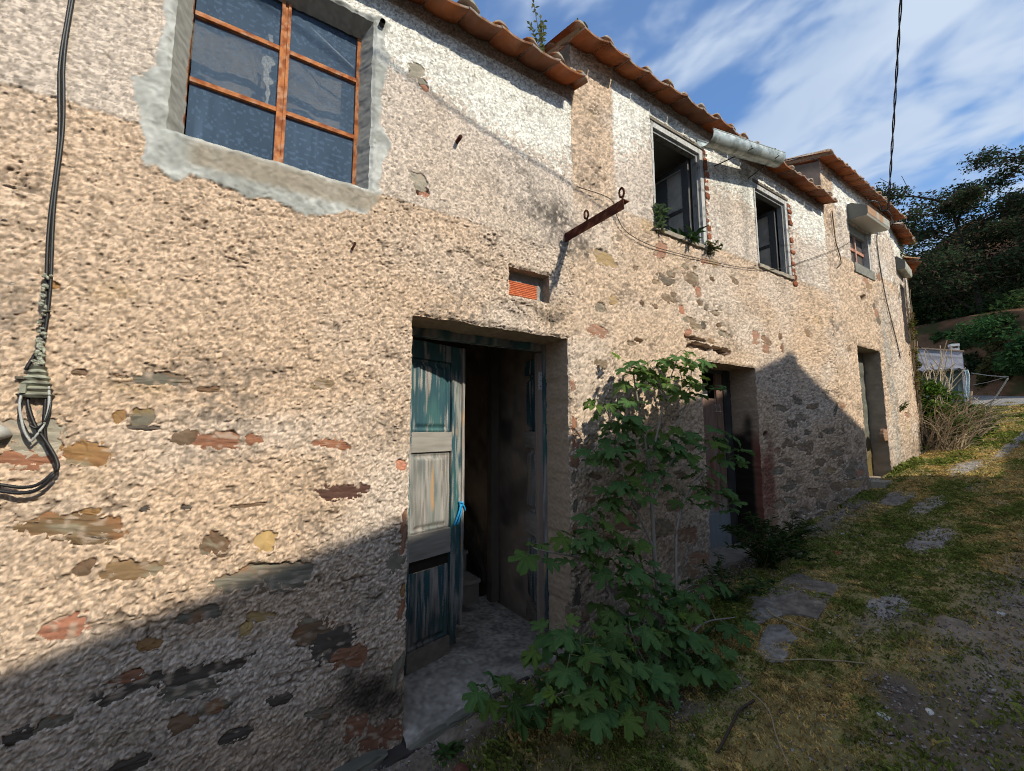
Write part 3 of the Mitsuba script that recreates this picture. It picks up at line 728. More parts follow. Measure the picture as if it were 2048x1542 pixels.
tag("row_house", "nearest house of the row, with a big rust-framed window and an open green double door", "house")
tag("row_house_001", "second house of the row, with two open weathered windows and a sooty plank door", "house")
tag("row_house_002", "third house of the row, with roller shutter box, four-pane window and blocked doorway", "house")
tag("row_house_003", "narrow fourth house at the end of the facade, with a small grey shutter box", "house")
tag("row_house_004", "last house behind the end of the facade, only its tiled eaves showing", "house")

# ---------------------------------------------------------------- big rusty window of the first house


def rust(P):
    c = mixc((0.50, 0.20, 0.085), (0.26, 0.085, 0.04), sst(0.35, 0.7, fbm(P * np.array([40, 40, 25.0]), 3, 3)))
    return mixc(c, (0.50, 0.30, 0.20), sst(0.52, 0.72, fbm(P * 30, 3, 8)) * 0.75)


H = "row_house__window"
mb = MB()
for b in ((-0.34, -0.283, 0.095, 0.135, 1.35, 2.50), (0.508, 0.545, 0.095, 0.135, 1.35, 2.50), (-0.275, 0.508, 0.095, 0.135, 1.36, 1.40), (-0.275, 0.508, 0.095, 0.135, 2.445, 2.50)):
    mb.add(*gbox(*b, res=0.012), lambda P: rust(P) * 0.75)
mb.put(H, numbered=False)
mb = MB()
for b in ((0.102, 0.118, 0.086, 0.13, 1.40, 2.445), (0.118, 0.134, 0.094, 0.13, 1.40, 2.445), (0.134, 0.149, 0.086, 0.13, 1.40, 2.445)):
    mb.add(*gbox(*b, res=0.010), rust)
mb.put(H + "__mullion")
for xa, xb in ((-0.275, 0.102), (0.149, 0.508)):
    for zt in (1.745, 2.110):
        mb = MB().add(*gbox(xa, xb, 0.094, 0.13, zt - 0.012, zt + 0.012, res=0.010), rust)
        mb.put(H + "__glazing_bar")
prng = np.random.default_rng(21)
for xa, xb in ((-0.275, 0.102), (0.149, 0.508)):
    for za, zb in ((1.40, 1.733), (1.757, 2.098), (2.122, 2.445)):
        tx, tz = prng.uniform(-0.004, 0.004, 2)
        q = np.array([(xa, 0.112 + tx, za), (xb, 0.112 - tx, za), (xb, 0.112 + tz, zb), (xa, 0.112 - tz, zb)])
        k = num(H + "__pane")
        scene[k] = mikit.ply((q, np.array([[0, 1, 2, 3]])), "paneglass", False)
# things behind the glass: a sagging curtain, a thin white rod and a torn strip of film
def cur(a, b):
    x = -0.35 + 1.0 * a
    hem = 1.97 - 0.07 * np.abs(np.sin(a * 5.2)) - 0.05 * a
    return np.stack([x, 0.30 + 0.008 * np.sin(x * 23) + 0.003 * np.sin(x * 61), 2.62 + (hem - 2.62) * b], -1)


v, f = sheet(cur, 60, 20)
MB().add(v, f, rough(v, (0.30, 0.26, 0.22), 6)).put(H + "__curtain", smooth=True)
v, f = tube(np.array([[0.04, 0.135, 2.47], [0.56, 0.135, 2.185]]), 0.0055, 5)
MB().add(v, f, (0.8, 0.8, 0.78)).put(H + "__cord", smooth=True)  # added white rod in place of a pale slanting line on the panes
rr = np.random.default_rng(4)
ts = np.linspace(0, 1, 26)
mid = np.stack([0.055 + 0.006 * np.sin(ts * 9), np.full(26, 0.135), 2.20 - 0.42 * ts], -1)
wid = 0.006 + 0.022 * np.exp(-((ts - 0.42) / 0.10) ** 2) + 0.016 * np.exp(-((ts - 0.66) / 0.07) ** 2) + rr.uniform(0, 0.006, 26)
L_, R_ = mid.copy(), mid.copy()
L_[:, 0] -= wid * rr.uniform(0.5, 1.3, 26)
R_[:, 0] += wid * rr.uniform(0.4, 1.2, 26)
L_[:, 1] += rr.uniform(-0.004, 0.004, 26)
v = np.stack([L_, mid, R_], 1).reshape(-1, 3)
MB().add(v, gridfaces(26, 3), (0.62, 0.60, 0.54)).put(H + "__torn_film")
v, f = tube(np.array([[0.618, -0.05, 2.443], [0.618, 0.05, 2.443]]), 0.016, 12, cap=False)
v2, f2 = tube(np.array([[0.618, -0.05, 2.443], [0.618, 0.05, 2.443]]), 0.011, 12, cap=False)
MB().add(v, f, (0.06, 0.06, 0.06)).add(v2, f2, (0.02, 0.02, 0.02)).put("row_house__drain_pipe", smooth=True)

# ---------------------------------------------------------------- niche with its ribbed hollow brick
mb = MB()
v, f = sheet(lambda a, b: np.stack([1.52 + 0.39 * a, 0.085 + 0.012 * (fbm(np.stack([a * 20, b * 9, a * 0], -1), 3, 5) - 0.5), 0.92 + 0.23 * b], -1), 60, 36)
MB().add(v, f, rough(v, (0.33, 0.32, 0.30), 30)).put("row_house__niche_mortar", smooth=True)
v, f = sheet(lambda a, b: np.stack([1.535 + 0.29 * a, 0.066 + 0.0025 * np.cos(b * 2 * np.pi * 8), 0.962 + 0.105 * b], -1), 30, 90)
MB().add(v, f, lambda P: np.array((0.56, 0.17, 0.085)) * (0.8 + 0.4 * noise(P * 60, 3))[:, None]).put("row_house__niche_brick", smooth=True)

# ---------------------------------------------------------------- open double door of the first house


def teal(P, worn=0.5, dark=0.0):
    """Old blue-green paint over grey wood; grain runs along z."""
    P = np.asarray(P, float)
    g = fbm(np.stack([P[:, 0] * 85, P[:, 1] * 85, P[:, 2] * 5], -1), 3, 3)
    w = fbm(np.stack([P[:, 0] * 22, P[:, 1] * 22, P[:, 2] * 3.0], -1), 4, 9)
    wood = mixc((0.19, 0.175, 0.165), (0.37, 0.345, 0.325), sst(0.3, 0.7, g))
    wood = mixc(wood, (0.10, 0.16, 0.165), 0.35 * sst(0.4, 0.6, noise(P * np.array([30, 30, 2.0]), 19)))
    wood = mixc(wood, (0.48, 0.27, 0.11), sst(0.66, 0.78, fbm(np.stack([P[:, 0] * 26, P[:, 1] * 26, P[:, 2] * 2.5], -1), 3, 12)) * 0.8)
    paint = mixc((0.032, 0.085, 0.110), (0.050, 0.130, 0.135), sst(0.3, 0.7, fbm(P * np.array([7, 7, 3.0]), 2, 15))) * (0.75 + 0.5 * g)[:, None]
    c = mixc(paint, wood, sst(-0.08, 0.10, w - 1 + worn + 0.5 * (g - 0.5)))
    low = sst(-0.95, -1.45, P[:, 2]) * 0.7 + dark
    return mixc(c, (0.035, 0.028, 0.022), np.clip(low * (0.4 + 0.9 * fbm(P * 9, 3, 18)), 0, 0.9))


def graywood(P):
    g = fbm(np.stack([P[:, 2] * 70, P[:, 1] * 60, P[:, 0] * 6], -1), 3, 3)
    return mixc((0.20, 0.18, 0.165), (0.40, 0.375, 0.345), g)


def leaf_door(key, hinge, ang, W, z0, z1, mirror=False, seed=0, broken=True):
    """A panelled door leaf: stiles and rails, with moulded panels and a rotten foot. Local s runs from the hinge, t is depth."""
    rg = np.random.default_rng(seed)

    def put(mbx, v, f, colf):
        c = colf(v) if callable(colf) else np.broadcast_to(colf, v.shape)
        q = v.copy()
        if mirror:
            q[:, 0] *= -1
            f = f[:, ::-1]
        mbx.add(rz(q, ang, hinge), f, c)

    st = 0.085
    mb = MB()
    for (s0, s1) in ((0.0, st), (W - st - 0.02, W)):
        v, f = gbox(s0, s1, 0, 0.042, z0 + (0.02 if s0 == 0 else 0.05), z1, res=0.0075)
        rot = sst(z0 + 0.42, z0, v[:, 2]) * (s0 > 0)
        v[:, 0] -= rot * (v[:, 0] - s0) * (0.25 + 0.75 * fbm(np.stack([v[:, 0] * 6, v[:, 1] * 6, v[:, 2] * 11], -1), 3, 4))
        put(mb, v, f, lambda P: teal(P, 0.46))
    rails = [(z1 - 0.12, z1, 0.35), (-0.135, 0.0, 0.9), (-0.83, -0.665, 0.8), (z0, z0 + 0.115, 1.0)]
    for (a, b, wn) in rails:
        v, f = gbox(st, W - st - 0.02, 0.002, 0.040, a, b, res=0.0075)
        if b < -1.2:
            v[:, 2] += 0.012 * (noise(v * 30, 3) - 0.5)
        put(mb, v, f, (lambda P: teal(P, 0.35)) if wn < 0.5 else graywood if b > -1 else (lambda P: rough(P, (0.17, 0.14, 0.115), 20)))
    # a rebated batten down the meeting edge
    v, f = gbox(W - 0.018, W + 0.006, -0.014, 0.042, z0 + 0.16, z1, res=0.012)
    rot = sst(z0 + 0.62, z0 + 0.1, v[:, 2])
    v[:, 0] -= rot * 0.02 * fbm(v * np.array([5, 5, 14.0]), 2, 5)
    put(mb, v, f, lambda P: teal(P, 0.75))
    mb.put(key, "satin", numbered=False)
    # panels
    for pi, (a, b, wn) in enumerate(((0.0, z1 - 0.12, 0.40), (-0.665, -0.135, 0.86), (z0 + 0.115, -0.905 if broken else -0.83, 0.52))):
        mb = MB()
        s0, s1 = st, W - st - 0.02

        def fn(A, B):
            x, z = s0 + A * (s1 - s0), a + B * (b - a)
            dd = np.minimum(np.minimum(x - s0, s1 - x), np.minimum(z - a, (b - z) if not (broken and pi == 2) else 9))
            y = 0.026 - 0.016 * sst(0.030, 0.060, dd) + 0.010 * np.exp(-((dd - 0.012) / 0.006) ** 2) * -1
            return np.stack([x, y, z], -1)
        v, f = sheet(fn, 84, max(30, int((b - a) / 0.007)))
        put(mb, v, f[:, ::-1] if not mirror else f[:, ::-1], lambda P: teal(P, wn))
        mb.put(key + "__panel", "satin", smooth=30 if False else True)
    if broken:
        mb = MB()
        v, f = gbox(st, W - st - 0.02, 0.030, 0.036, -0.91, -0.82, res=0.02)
        put(mb, v, f, (0.03, 0.024, 0.02))  # near-black board standing in for the darkness of the broken gap
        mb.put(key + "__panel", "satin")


A1 = math.radians(16.5)
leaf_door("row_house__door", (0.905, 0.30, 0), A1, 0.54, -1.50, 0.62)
labels["row_house__door"] = {"label": "sunlit left leaf of the green double door, paint peeling to bare grey wood"}
leaf_door("row_house__door_001", (2.030, 0.335, 0), math.radians(-105.5), 0.54, -1.50, 0.60, mirror=True, seed=3, broken=False)
labels["row_house__door_001"] = {"label": "right leaf of the green double door, swung back into the dark passage"}
# frame posts of the doorway and a butt hinge
mb = MB()
for b in ((0.862, 0.90, 0.265, 0.335, -1.56, 0.72), (2.040, 2.060, 0.262, 0.335, -1.56, 0.72), (0.90, 2.040, 0.265, 0.335, 0.635, 0.72)):
    v, f = gbox(*b, res=0.02)
    v[:, 0] += 0.006 * (noise(v * np.array([3, 3, 6.0]), 4) - 0.5)
    mb.add(v, f, lambda P: teal(P, 0.55, 0.1))
mb.put("row_house__door_frame", "satin")
mb = MB().add(*gbox(2.004, 2.036, 0.292, 0.298, 0.33, 0.47), (0.42, 0.42, 0.41))
for zz in (0.355, 0.40, 0.445):
    v, f = tube(np.array([[2.02, 0.286, zz], [2.02, 0.293, zz]]), 0.005, 8)
    mb.add(v, f, (0.12, 0.11, 0.1))
mb.put("row_house__hinge", "satin")
v, f = gbox(1.996, 2.040, 0.298, 0.335, -1.50, 0.62, res=0.02)
MB().add(v, f, lambda P: mixc(graywood(P[:, [2, 1, 0]] * np.array([0.3, 1, 1])), (0.24, 0.15, 0.11), 0.6)).put("row_house__door_stop", "satin")

# blue cord knotted on the left leaf
def leafpt(s, t, z):
    return rz(np.array([[s, t, z]]), A1, (0.905, 0.30, 0))[0]


mb = MB()
for pts, r in (([(0.51, -0.004, -0.505), (0.505, -0.018, -0.52), (0.495, -0.02, -0.56), (0.475, -0.016, -0.61), (0.455, -0.012, -0.655)], 0.007), ([(0.505, -0.018, -0.515), (0.515, -0.02, -0.55), (0.50, -0.022, -0.60), (0.478, -0.018, -0.65)], 0.006),
               ([(0.505, -0.018, -0.515), (0.535, -0.024, -0.53), (0.555, -0.018, -0.565)], 0.006), ([(0.50, -0.01, -0.50), (0.52, -0.025, -0.505), (0.53, -0.016, -0.525), (0.505, -0.022, -0.53)], 0.008)):
    v, f = tube([leafpt(*q) for q in curve(pts, 16)], r, 6)
    mb.add(v, f, (0.02, 0.30, 0.62))
k = mb.put("cord", "satin", smooth=True)
tag(k, "bright blue cord knotted round the edge of the peeling green door leaf", "cord")

# doorstep slab, sloping out over the ledge of slates
def slab(a, b):
    x = 0.855 + 1.20 * a
    y = 1.2 - b * 1.27
    front = np.interp(x, [0.85, 1.1, 1.4, 2.05], [-1.615, -1.565, -1.52, -1.45]) + 0.008 * np.sin(x * 21)
    t = sst(0.32, -0.06, y)
    z = (-1.5 + 0.01 * x * 0) * (1 - t) + front * t + 0.010 * (fbm(np.stack([x * 7, y * 7, x * 0], -1), 4, 3) - 0.5)
    lip = sst(0.985, 1.0, b)
    crack = np.exp(-((x - (1.42 + 0.18 * np.sin(y * 9) + 0.25 * (0.4 - y))) / 0.006) ** 2) * sst(0.55, 0.45, y)
    return np.stack([x, y - 0.02 * (noise(np.stack([x * 12, x * 0, x * 0], -1), 3) - 0.5) * sst(0.9, 1.0, b), z - 0.05 * lip - 0.008 * crack], -1)


v, f = sheet(slab, 150, 170)
cs = rough(v, (0.30, 0.262, 0.228), 10, 0.8) * (0.6 + 0.8 * noise(v * 48, 21))[:, None]
cs = mixc(cs, (0.07, 0.062, 0.055), sst(0.5, 0.75, fbm(v * 4, 4, 13)) * 0.7)
MB().add(v, f, cs).put("row_house__doorstep", smooth=True)
v, f = sheet(lambda a, b: np.stack([0.855 + 1.2 * a, -0.055 + 0.05 * b, np.interp(0.855 + 1.2 * a, [0.85, 1.1, 1.4, 2.05], [-1.655, -1.605, -1.56, -1.49]) - 0.10 * b], -1), 60, 8)
MB().add(v, f, rough(v, (0.16, 0.14, 0.12), 14)).put("row_house__doorstep", smooth=True)
# staircase inside
for k in range(7):
    y0 = 1.12 + 0.25 * k
    z0 = -1.5 + 0.19 * k
    v, f = gbox(0.95, 1.94, y0 - 0.015, y0 + 0.27, z0 + 0.16, z0 + 0.19, res=0.05)
    MB().add(v, f, rough(v, (0.34, 0.30, 0.26), 12)).put("row_house__stair_tread")
    v, f = gbox(0.96, 1.93, y0, y0 + 0.03, z0, z0 + 0.16, res=0.05)
    MB().add(v, f, rough(v, (0.25, 0.22, 0.19), 12)).put("row_house__stair_riser")
v, f = gbox(1.95, 1.99, 0, 1.9, 0, 0.10, res=0.1)
v = np.stack([v[:, 0], 1.10 + v[:, 1], -1.34 + v[:, 1] * 0.76 + v[:, 2]], -1)
MB().add(v, f, (0.05, 0.042, 0.036)).put("row_house__stringer")
v, f = gbox(2.0, 2.08, 1.02, 1.10, -1.5, 0.9, res=0.08)
MB().add(v, f, rough(v, (0.13, 0.11, 0.09), 10)).put("row_house__post")
# bare bricks up the right jamb of the doorway are in the wall's list of stones

# ledge of slates below the step
lr = np.random.default_rng(31)
for (x, y, z, L, Hh, W, a, tone) in ((0.62, -0.06, -1.66, 0.30, 0.07, 0.2, 7, "s"), (0.80, -0.10, -1.675, 0.26, 0.06, 0.2, 9, "d"), (0.98, -0.09, -1.635, 0.24, 0.055, 0.2, 10, "s"), (1.02, -0.11, -1.69, 0.12, 0.05, 0.2, 6, "t"), (1.16, -0.09, -1.60, 0.20, 0.06, 0.2, 11, "s"),
                                      (0.86, -0.13, -1.735, 0.18, 0.07, 0.2, 8, "w"), (0.66, -0.12, -1.735, 0.22, 0.07, 0.2, 8, "s"), (1.33, -0.08, -1.575, 0.22, 0.05, 0.2, 8, "d"), (0.42, -0.06, -1.70, 0.25, 0.07, 0.2, 8, "d"), (1.55, -0.07, -1.545, 0.24, 0.05, 0.2, 7, "d")):
    v, f = boulder(lr, L, W, Hh, n=14)
    v[:, 1] *= 1.0
    ca, sa = math.cos(math.radians(a)), math.sin(math.radians(a))
    v = np.stack([ca * v[:, 0] - sa * v[:, 2] + x, v[:, 1] + y, sa * v[:, 0] + ca * v[:, 2] + z], -1)
    MB().add(v, f, mixc(np.array(TONE[tone]) * 0.6, np.array(TONE[tone]) * 1.3, noise(v * np.array([12, 12, 50.0]), 4))).put("row_house__ledge_stone")

# ---------------------------------------------------------------- windows of the second house


def bleached(P):
    P = np.asarray(P)
    g = fbm(np.stack([P[:, 0] * 60, P[:, 1] * 60, P[:, 2] * 6], -1), 3, 3)
    c = mixc((0.34, 0.335, 0.33), (0.62, 0.61, 0.60), g)
    return mixc(c, (0.20, 0.18, 0.165), sst(0.62, 0.75, fbm(P * 25, 2, 9)) * 0.7)


def darkwood(P):
    P = np.asarray(P)
    g = fbm(np.stack([P[:, 0] * 60, P[:, 1] * 60, P[:, 2] * 6], -1), 3, 3)
    return mixc((0.045, 0.045, 0.046), (0.15, 0.15, 0.15), g)


H = "row_house_001"
for wi, (x0, x1, z0, z1, sl) in enumerate(((3.10, 3.905, 1.835, 2.882, 0.55), (4.89, 5.672, 1.875, 2.868, 0.50))):
    w = f"{H}__window" if wi == 0 else f"{H}__window_001"
    mb = MB()
    fw = 0.055
    for b in ((x0 + 0.002, x0 + 0.028, -0.012, 0.06, z0, z1), (x1 - fw, x1, -0.012, 0.06, z0, z1), (x0 + 0.028, x1 - fw, -0.010, 0.06, z1 - fw, z1)):
        mb.add(*gbox(*b, res=0.012), bleached)
    for b in ((x1 - fw - 0.03, x1 - fw - 0.002, 0.012, 0.07, z0, z1 - fw), (x0 + 0.03, x1 - fw - 0.03, 0.014, 0.07, z1 - fw - 0.028, z1 - fw - 0.002)):
        mb.add(*gbox(*b, res=0.014), lambda P: bleached(P) * 0.6)
    mb.put(w, numbered=False)
    labels[w] = {"label": ["weathered wooden frame of the larger open window, plants on its sill", "weathered wooden frame of the second open window, bare bricks on its right"][wi]}
    # lintel board with flaking plaster on top
    mb = MB().add(*gbox(x0 - 0.02, x1 + 0.02, -0.022, 0.03, z1 + 0.004, z1 + 0.032, res=0.02), lambda P: rough(P, (0.20, 0.175, 0.15), 14))
    fl = np.random.default_rng(wi)
    for q in range(4):
        xx = fl.uniform(x0, x1)
        v, f = boulder(fl, fl.uniform(0.05, 0.12), 0.02, 0.03, n=9)
        mb.add(v + [xx, -0.03, z1 + 0.032], f, (0.72, 0.68, 0.6))
    mb.put(w + "__head_board")
    # sash swung inwards on the right jamb
    xs_, zt_ = x1 - fw - 0.035, z1 - fw - 0.05
    mb = MB()
    y0, y1 = 0.085, 0.085 + sl
    for b in ((xs_ - 0.035, xs_, y0, y0 + 0.075, z0 + 0.01, zt_), (xs_ - 0.035, xs_, y1 - 0.055, y1, z0 + 0.01, zt_), (xs_ - 0.035, xs_, y0, y1, zt_ - 0.055, zt_), (xs_ - 0.033, xs_ - 0.002, y0, y1, z0 + 0.01, z0 + 0.07), (xs_ - 0.033, xs_ - 0.002, y0, y1, z0 + 0.43, z0 + 0.465)):
        mb.add(*gbox(*b, res=0.03), darkwood)
    for b in ((xs_ - 0.042, xs_ - 0.035, y1 - 0.065, y1 - 0.055, z0 + 0.07, zt_ - 0.055), (xs_ - 0.042, xs_ - 0.035, y0 + 0.08, y1 - 0.06, zt_ - 0.066, zt_ - 0.055), (xs_ - 0.042, xs_ - 0.034, y0 + 0.08, y1 - 0.06, z0 + 0.462, z0 + 0.474)):
        mb.add(*gbox(*b, res=0.03), bleached)
    mb.put(w + "__sash", "satin")
    for (za, zb) in ((z0 + 0.07, z0 + 0.43), (z0 + 0.465, zt_ - 0.055)):
        for (ya, yb, cc) in ((y0 + 0.075, y0 + 0.26, (0.55, 0.50, 0.44)), (y0 + 0.262, y1 - 0.055, (0.16, 0.165, 0.17))):
            v, f = gbox(xs_ - 0.020, xs_ - 0.016, ya, yb, za, zb, res=0.03)
            MB().add(v, f, rough(v, cc, 7, 0.9)).put(w + "__pane", "satin")
    # sill
    v, f = gbox(x0 - 0.01, x1 + 0.02, -0.035, 0.13, z0 - 0.035, z0 + 0.004, res=0.016)
    v[:, 1] += 0.02 * (noise(v * 14, 3) - 0.5) * (v[:, 1] < 0)
    v[:, 2] += 0.012 * (noise(v * 17, 5) - 0.5)
    MB().add(v, f, rough(v, (0.33, 0.29, 0.24), 14, 0.8)).put(w + "__sill", smooth=False)
    # bare bricks beside the right jamb
    br = np.random.default_rng(60 + wi)
    zz = z0 - (0.06 if wi == 0 else 0.10)
    top = z1 - (0.02 if wi == 0 else 0.03)
    while zz < top:
        hh = br.uniform(0.062, 0.082)
        wd = (0.055 if wi == 0 else 0.085) + br.uniform(-0.018, 0.022)
        v, f = boulder(br, wd * 1.05, 0.07, hh * 0.92, n=12, power=5)
        dark = br.uniform(0.55, 1.15)
        v = v + [x1 + 0.012 + wd / 2, -0.024 + br.uniform(-0.006, 0.012), zz + hh / 2]
        MB().add(v, f, rough(v, np.array((0.30, 0.115, 0.07)) * dark, 20, 0.7)).put(f"{H}__wall__brick")
        zz += hh + 0.008
# missing plaster strip behind those bricks is dark mortar
for (x1, z0, z1, w_) in ((3.912, 1.77, 2.87, 0.075), (5.682, 1.77, 2.85, 0.11)):
    v, f = gbox(x1, x1 + w_, -0.012, 0.01, z0, z1, res=0.02)
    MB().add(v, f, rough(v, (0.17, 0.14, 0.12), 18)).put(f"{H}__brick_joint")

# ---------------------------------------------------------------- second door (old planks, numbered)


def plank(P):
    P = np.asarray(P)
    g = fbm(np.stack([P[:, 0] * 70, P[:, 1] * 70, P[:, 2] * 5], -1), 3, 3)
    c = mixc((0.13, 0.075, 0.06), (0.28, 0.185, 0.15), g)
    c = mixc(c, (0.17, 0.045, 0.035), sst(0.5, 0.7, fbm(P * np.array([9, 9, 2.5]), 2, 6)) * sst(0.05, -0.4, P[:, 2]) * 0.8)
    c = mixc(c, (0.30, 0.27, 0.25), sst(0.55, 0.8, fbm(P * np.array([14, 14, 5.0]), 3, 16)) * sst(-0.05, -0.3, P[:, 2]) * 0.8)
    return mixc(c, (0.20, 0.25, 0.29), sst(-0.82, -0.86, P[:, 2]) * (0.75 + 0.5 * (g - 0.5)))


mbd = MB()
for (a, b) in ((3.75, 3.95), (3.955, 4.155), (4.16, 4.36), (4.366, 4.43), (4.434, 4.548)):
    v, f = gbox(a, b, 0.300 + (0.006 if 4.3 < a < 4.4 else 0), 0.33, -1.22, 0.352 if b < 4.432 else 0.66, res=0.022)
    MB().add(v, f, plank).put(f"{H}__door__plank", "satin")
v, f = gbox(3.75, 4.55, 0.288, 0.305, -1.22, -0.86, res=0.022)
mbd.add(v, f, plank)
mbd.put(f"{H}__door", "satin", numbered=False)
labels[f"{H}__door"] = {"label": "dark red-brown plank door with a grey board along its foot and the upper panel missing"}
v, f = gbox(4.552, 4.70, 0.285, 0.36, -1.25, 0.68, res=0.03)
MB().add(v, f, lambda P: darkwood(P) * 0.6).put(f"{H}__door_frame")
v, f = gbox(3.70, 4.552, 0.29, 0.33, 0.63, 0.68, res=0.05)
MB().add(v, f, darkwood).put(f"{H}__door_frame")
tm = meshkit.text_mesh("11", 0.085, 0.002)
tv = np.array(tm.vertices)
tv = np.stack([4.372 + tv[:, 0], 0.3015 - tv[:, 2], 0.208 + tv[:, 1]], -1)
MB().add(tv, np.array(tm.faces), (0.42, 0.40, 0.37)).put(f"{H}__door__number", "matte")
v, f = gbox(3.70, 4.69, -0.07, 0.60, -1.5, -1.205, res=0.03)
v[:, 2] += 0.03 * (fbm(v * 7, 3, 3) - 0.5)
v[:, 1] += 0.05 * (fbm(v * 5, 3, 4) - 0.5)
MB().add(v, f, rough(v, (0.25, 0.215, 0.18), 14, 0.9)).put(f"{H}__doorstep")
# a white card and the lath behind the opening
v, f = gbox(4.14, 4.36, 0.36, 0.365, 0.30, 0.42, res=0.03)
v[:, 2] += 0.25 * (v[:, 0] - 4.25) * (v[:, 2] > 0.35)
k = MB().add(v, f, (0.62, 0.62, 0.60)).put("white_card")
tag(k, "torn white card propped behind the gap at the top of the plank door", "card")

# ---------------------------------------------------------------- third house: window, shutter box, blocked doorway
H = "row_house_002"
mb = MB()
for b in ((7.62, 7.655, 0.05, 0.10, 2.52, 3.13), (8.36, 8.42, -0.005, 0.09, 2.52, 3.13), (7.655, 8.36, 0.05, 0.10, 3.02, 3.13)):
    mb.add(*gbox(*b, res=0.03), bleached)
mb.put(H + "__window", numbered=False)
mb = MB().add(*gbox(7.99, 8.035, 0.05, 0.09, 2.52, 3.02, res=0.03), lambda P: rough(P, (0.46, 0.29, 0.235), 18, 0.9))
mb.put(H + "__window__mullion")
for a, b in ((7.655, 7.99), (8.035, 8.36)):
    MB().add(*gbox(a, b, 0.055, 0.088, 2.765, 2.81, res=0.03), lambda P: rough(P, (0.46, 0.24, 0.18), 18, 0.9)).put(H + "__window__glazing_bar")
    for za, zb in ((2.52, 2.765), (2.81, 3.02)):
        v, f = gbox(a, b, 0.075, 0.079, za, zb, res=0.03)
        MB().add(v, f, rough(v, (0.075, 0.06, 0.055), 9, 0.9)).put(H + "__window__pane", "satin")
v, f = gbox(7.68, 8.46, -0.03, 0.06, 2.37, 2.515, res=0.03)
MB().add(v, f, rough(v, (0.23, 0.225, 0.205), 8, 0.8)).put(H + "__window__sill")


def shutter_box(key, x0, x1, z0, z1, dep, place, stains, rear):
    P = place
    zf = z0 + 0.55 * (z1 - z0)
    prof = np.array([(0.0, z0 + 0.02), (-dep * 0.93, z0), (-dep, z0 + 0.03), (-dep, zf), (-dep * 0.30, z1), (0.0, z1)])
    mb = MB()
    nx = 36
    xs_ = np.linspace(x0, x1, nx)
    dense = np.vstack([np.linspace(prof[i], prof[i + 1], 9)[: None if i == 4 else -1] for i in range(5)])
    V = np.array([[(x, y, z) for (y, z) in dense] for x in xs_]).reshape(-1, 3)

    def cc(Q):
        c = rough(Q, (0.34, 0.33, 0.285), 9, 0.5)
        if stains:
            fr = sst(-dep + 0.02, -dep, Q[:, 1]) * 1.0
            st = sst(0.50, 0.60, noise(np.stack([Q[:, 0] * 11, Q[:, 0] * 0, Q[:, 0] * 0 + 2], -1), 3))
            c = mixc(c, (0.35, 0.17, 0.07), np.clip(fr * st, 0, 1) * 0.85)
            c = mixc(c, (0.50, 0.49, 0.44), sst(z0 + 0.03, z0 + 0.01, Q[:, 2]))
        return c
    mb.add(P(V), gridfaces(nx, len(dense)), cc(V))
    for x, fl in ((x0, 1), (x1, 0)):
        cap = np.array([(x, y, z) for (y, z) in prof])
        tri = np.array([[0, k, k + 1] for k in range(1, len(prof) - 1)])
        mb.add(P(cap), tri if fl else tri[:, ::-1], np.array(rear))
    mb.put(key, "satin")


ident = lambda v: np.asarray(v, float)
shutter_box(H + "__shutter_box", 7.60, 8.50, 3.14, 3.40, 0.26, ident, True, (0.145, 0.15, 0.135))
mb = MB()
for k in range(9):
    v, f = gbox(7.66, 8.36, 0.03, 0.045, 3.02 + 0.013 * k, 3.031 + 0.013 * k)
    mb.add(v, f, (0.47, 0.47, 0.42))
mb.put(H + "__window__shutter")
# blocked doorway: cement rendered fill, darker and mossy at its foot
v, f = sheet(lambda a, b: np.stack([7.53 + 0.93 * a, 0.215 + 0.03 * (fbm(np.stack([a * 6, b * 14, a * 0], -1), 4, 3) - 0.5), -0.75 + 2.0 * b], -1), 50, 110)
c = mixc(rough(v, (0.15, 0.15, 0.13), 8, 0.9), (0.16, 0.12, 0.055), sst(-0.05, -0.5, v[:, 2] + 0.4 * (fbm(v * 5, 3, 3) - 0.5)))
MB().add(v, f, c).put(H + "__doorway_infill", smooth=True)
v, f = gbox(7.55, 8.46, -0.16, 0.36, -0.98, -0.715, res=0.03)
v[:, 1] += 0.05 * (fbm(v * 6, 3, 3) - 0.5) * (v[:, 1] < 0)
v[:, 2] += 0.03 * (fbm(v * 7, 3, 7) - 0.5)
MB().add(v, f, rough(v, (0.36, 0.31, 0.25), 9, 0.8)).put(H + "__doorstep", smooth=False)

H = "row_house_003"
shutter_box(H + "__shutter_box", 9.56, 10.25, 2.78, 3.03, 0.14, place4, False, (0.13, 0.135, 0.125))
v, f = gbox(9.80, 10.28, 0.19, 0.2, 1.5, 2.66, res=0.05)
MB().add(place4(v), f, rough(v, (0.20, 0.13, 0.115), 8, 0.8)).put(H + "__window", "satin", numbered=False)

# ---------------------------------------------------------------- iron bracket, pins, cables, gutter


def rustdark(P):
    P = np.asarray(P)
    return mixc((0.055, 0.022, 0.018), (0.20, 0.085, 0.05), sst(0.4, 0.75, fbm(P * 28, 3, 3)))


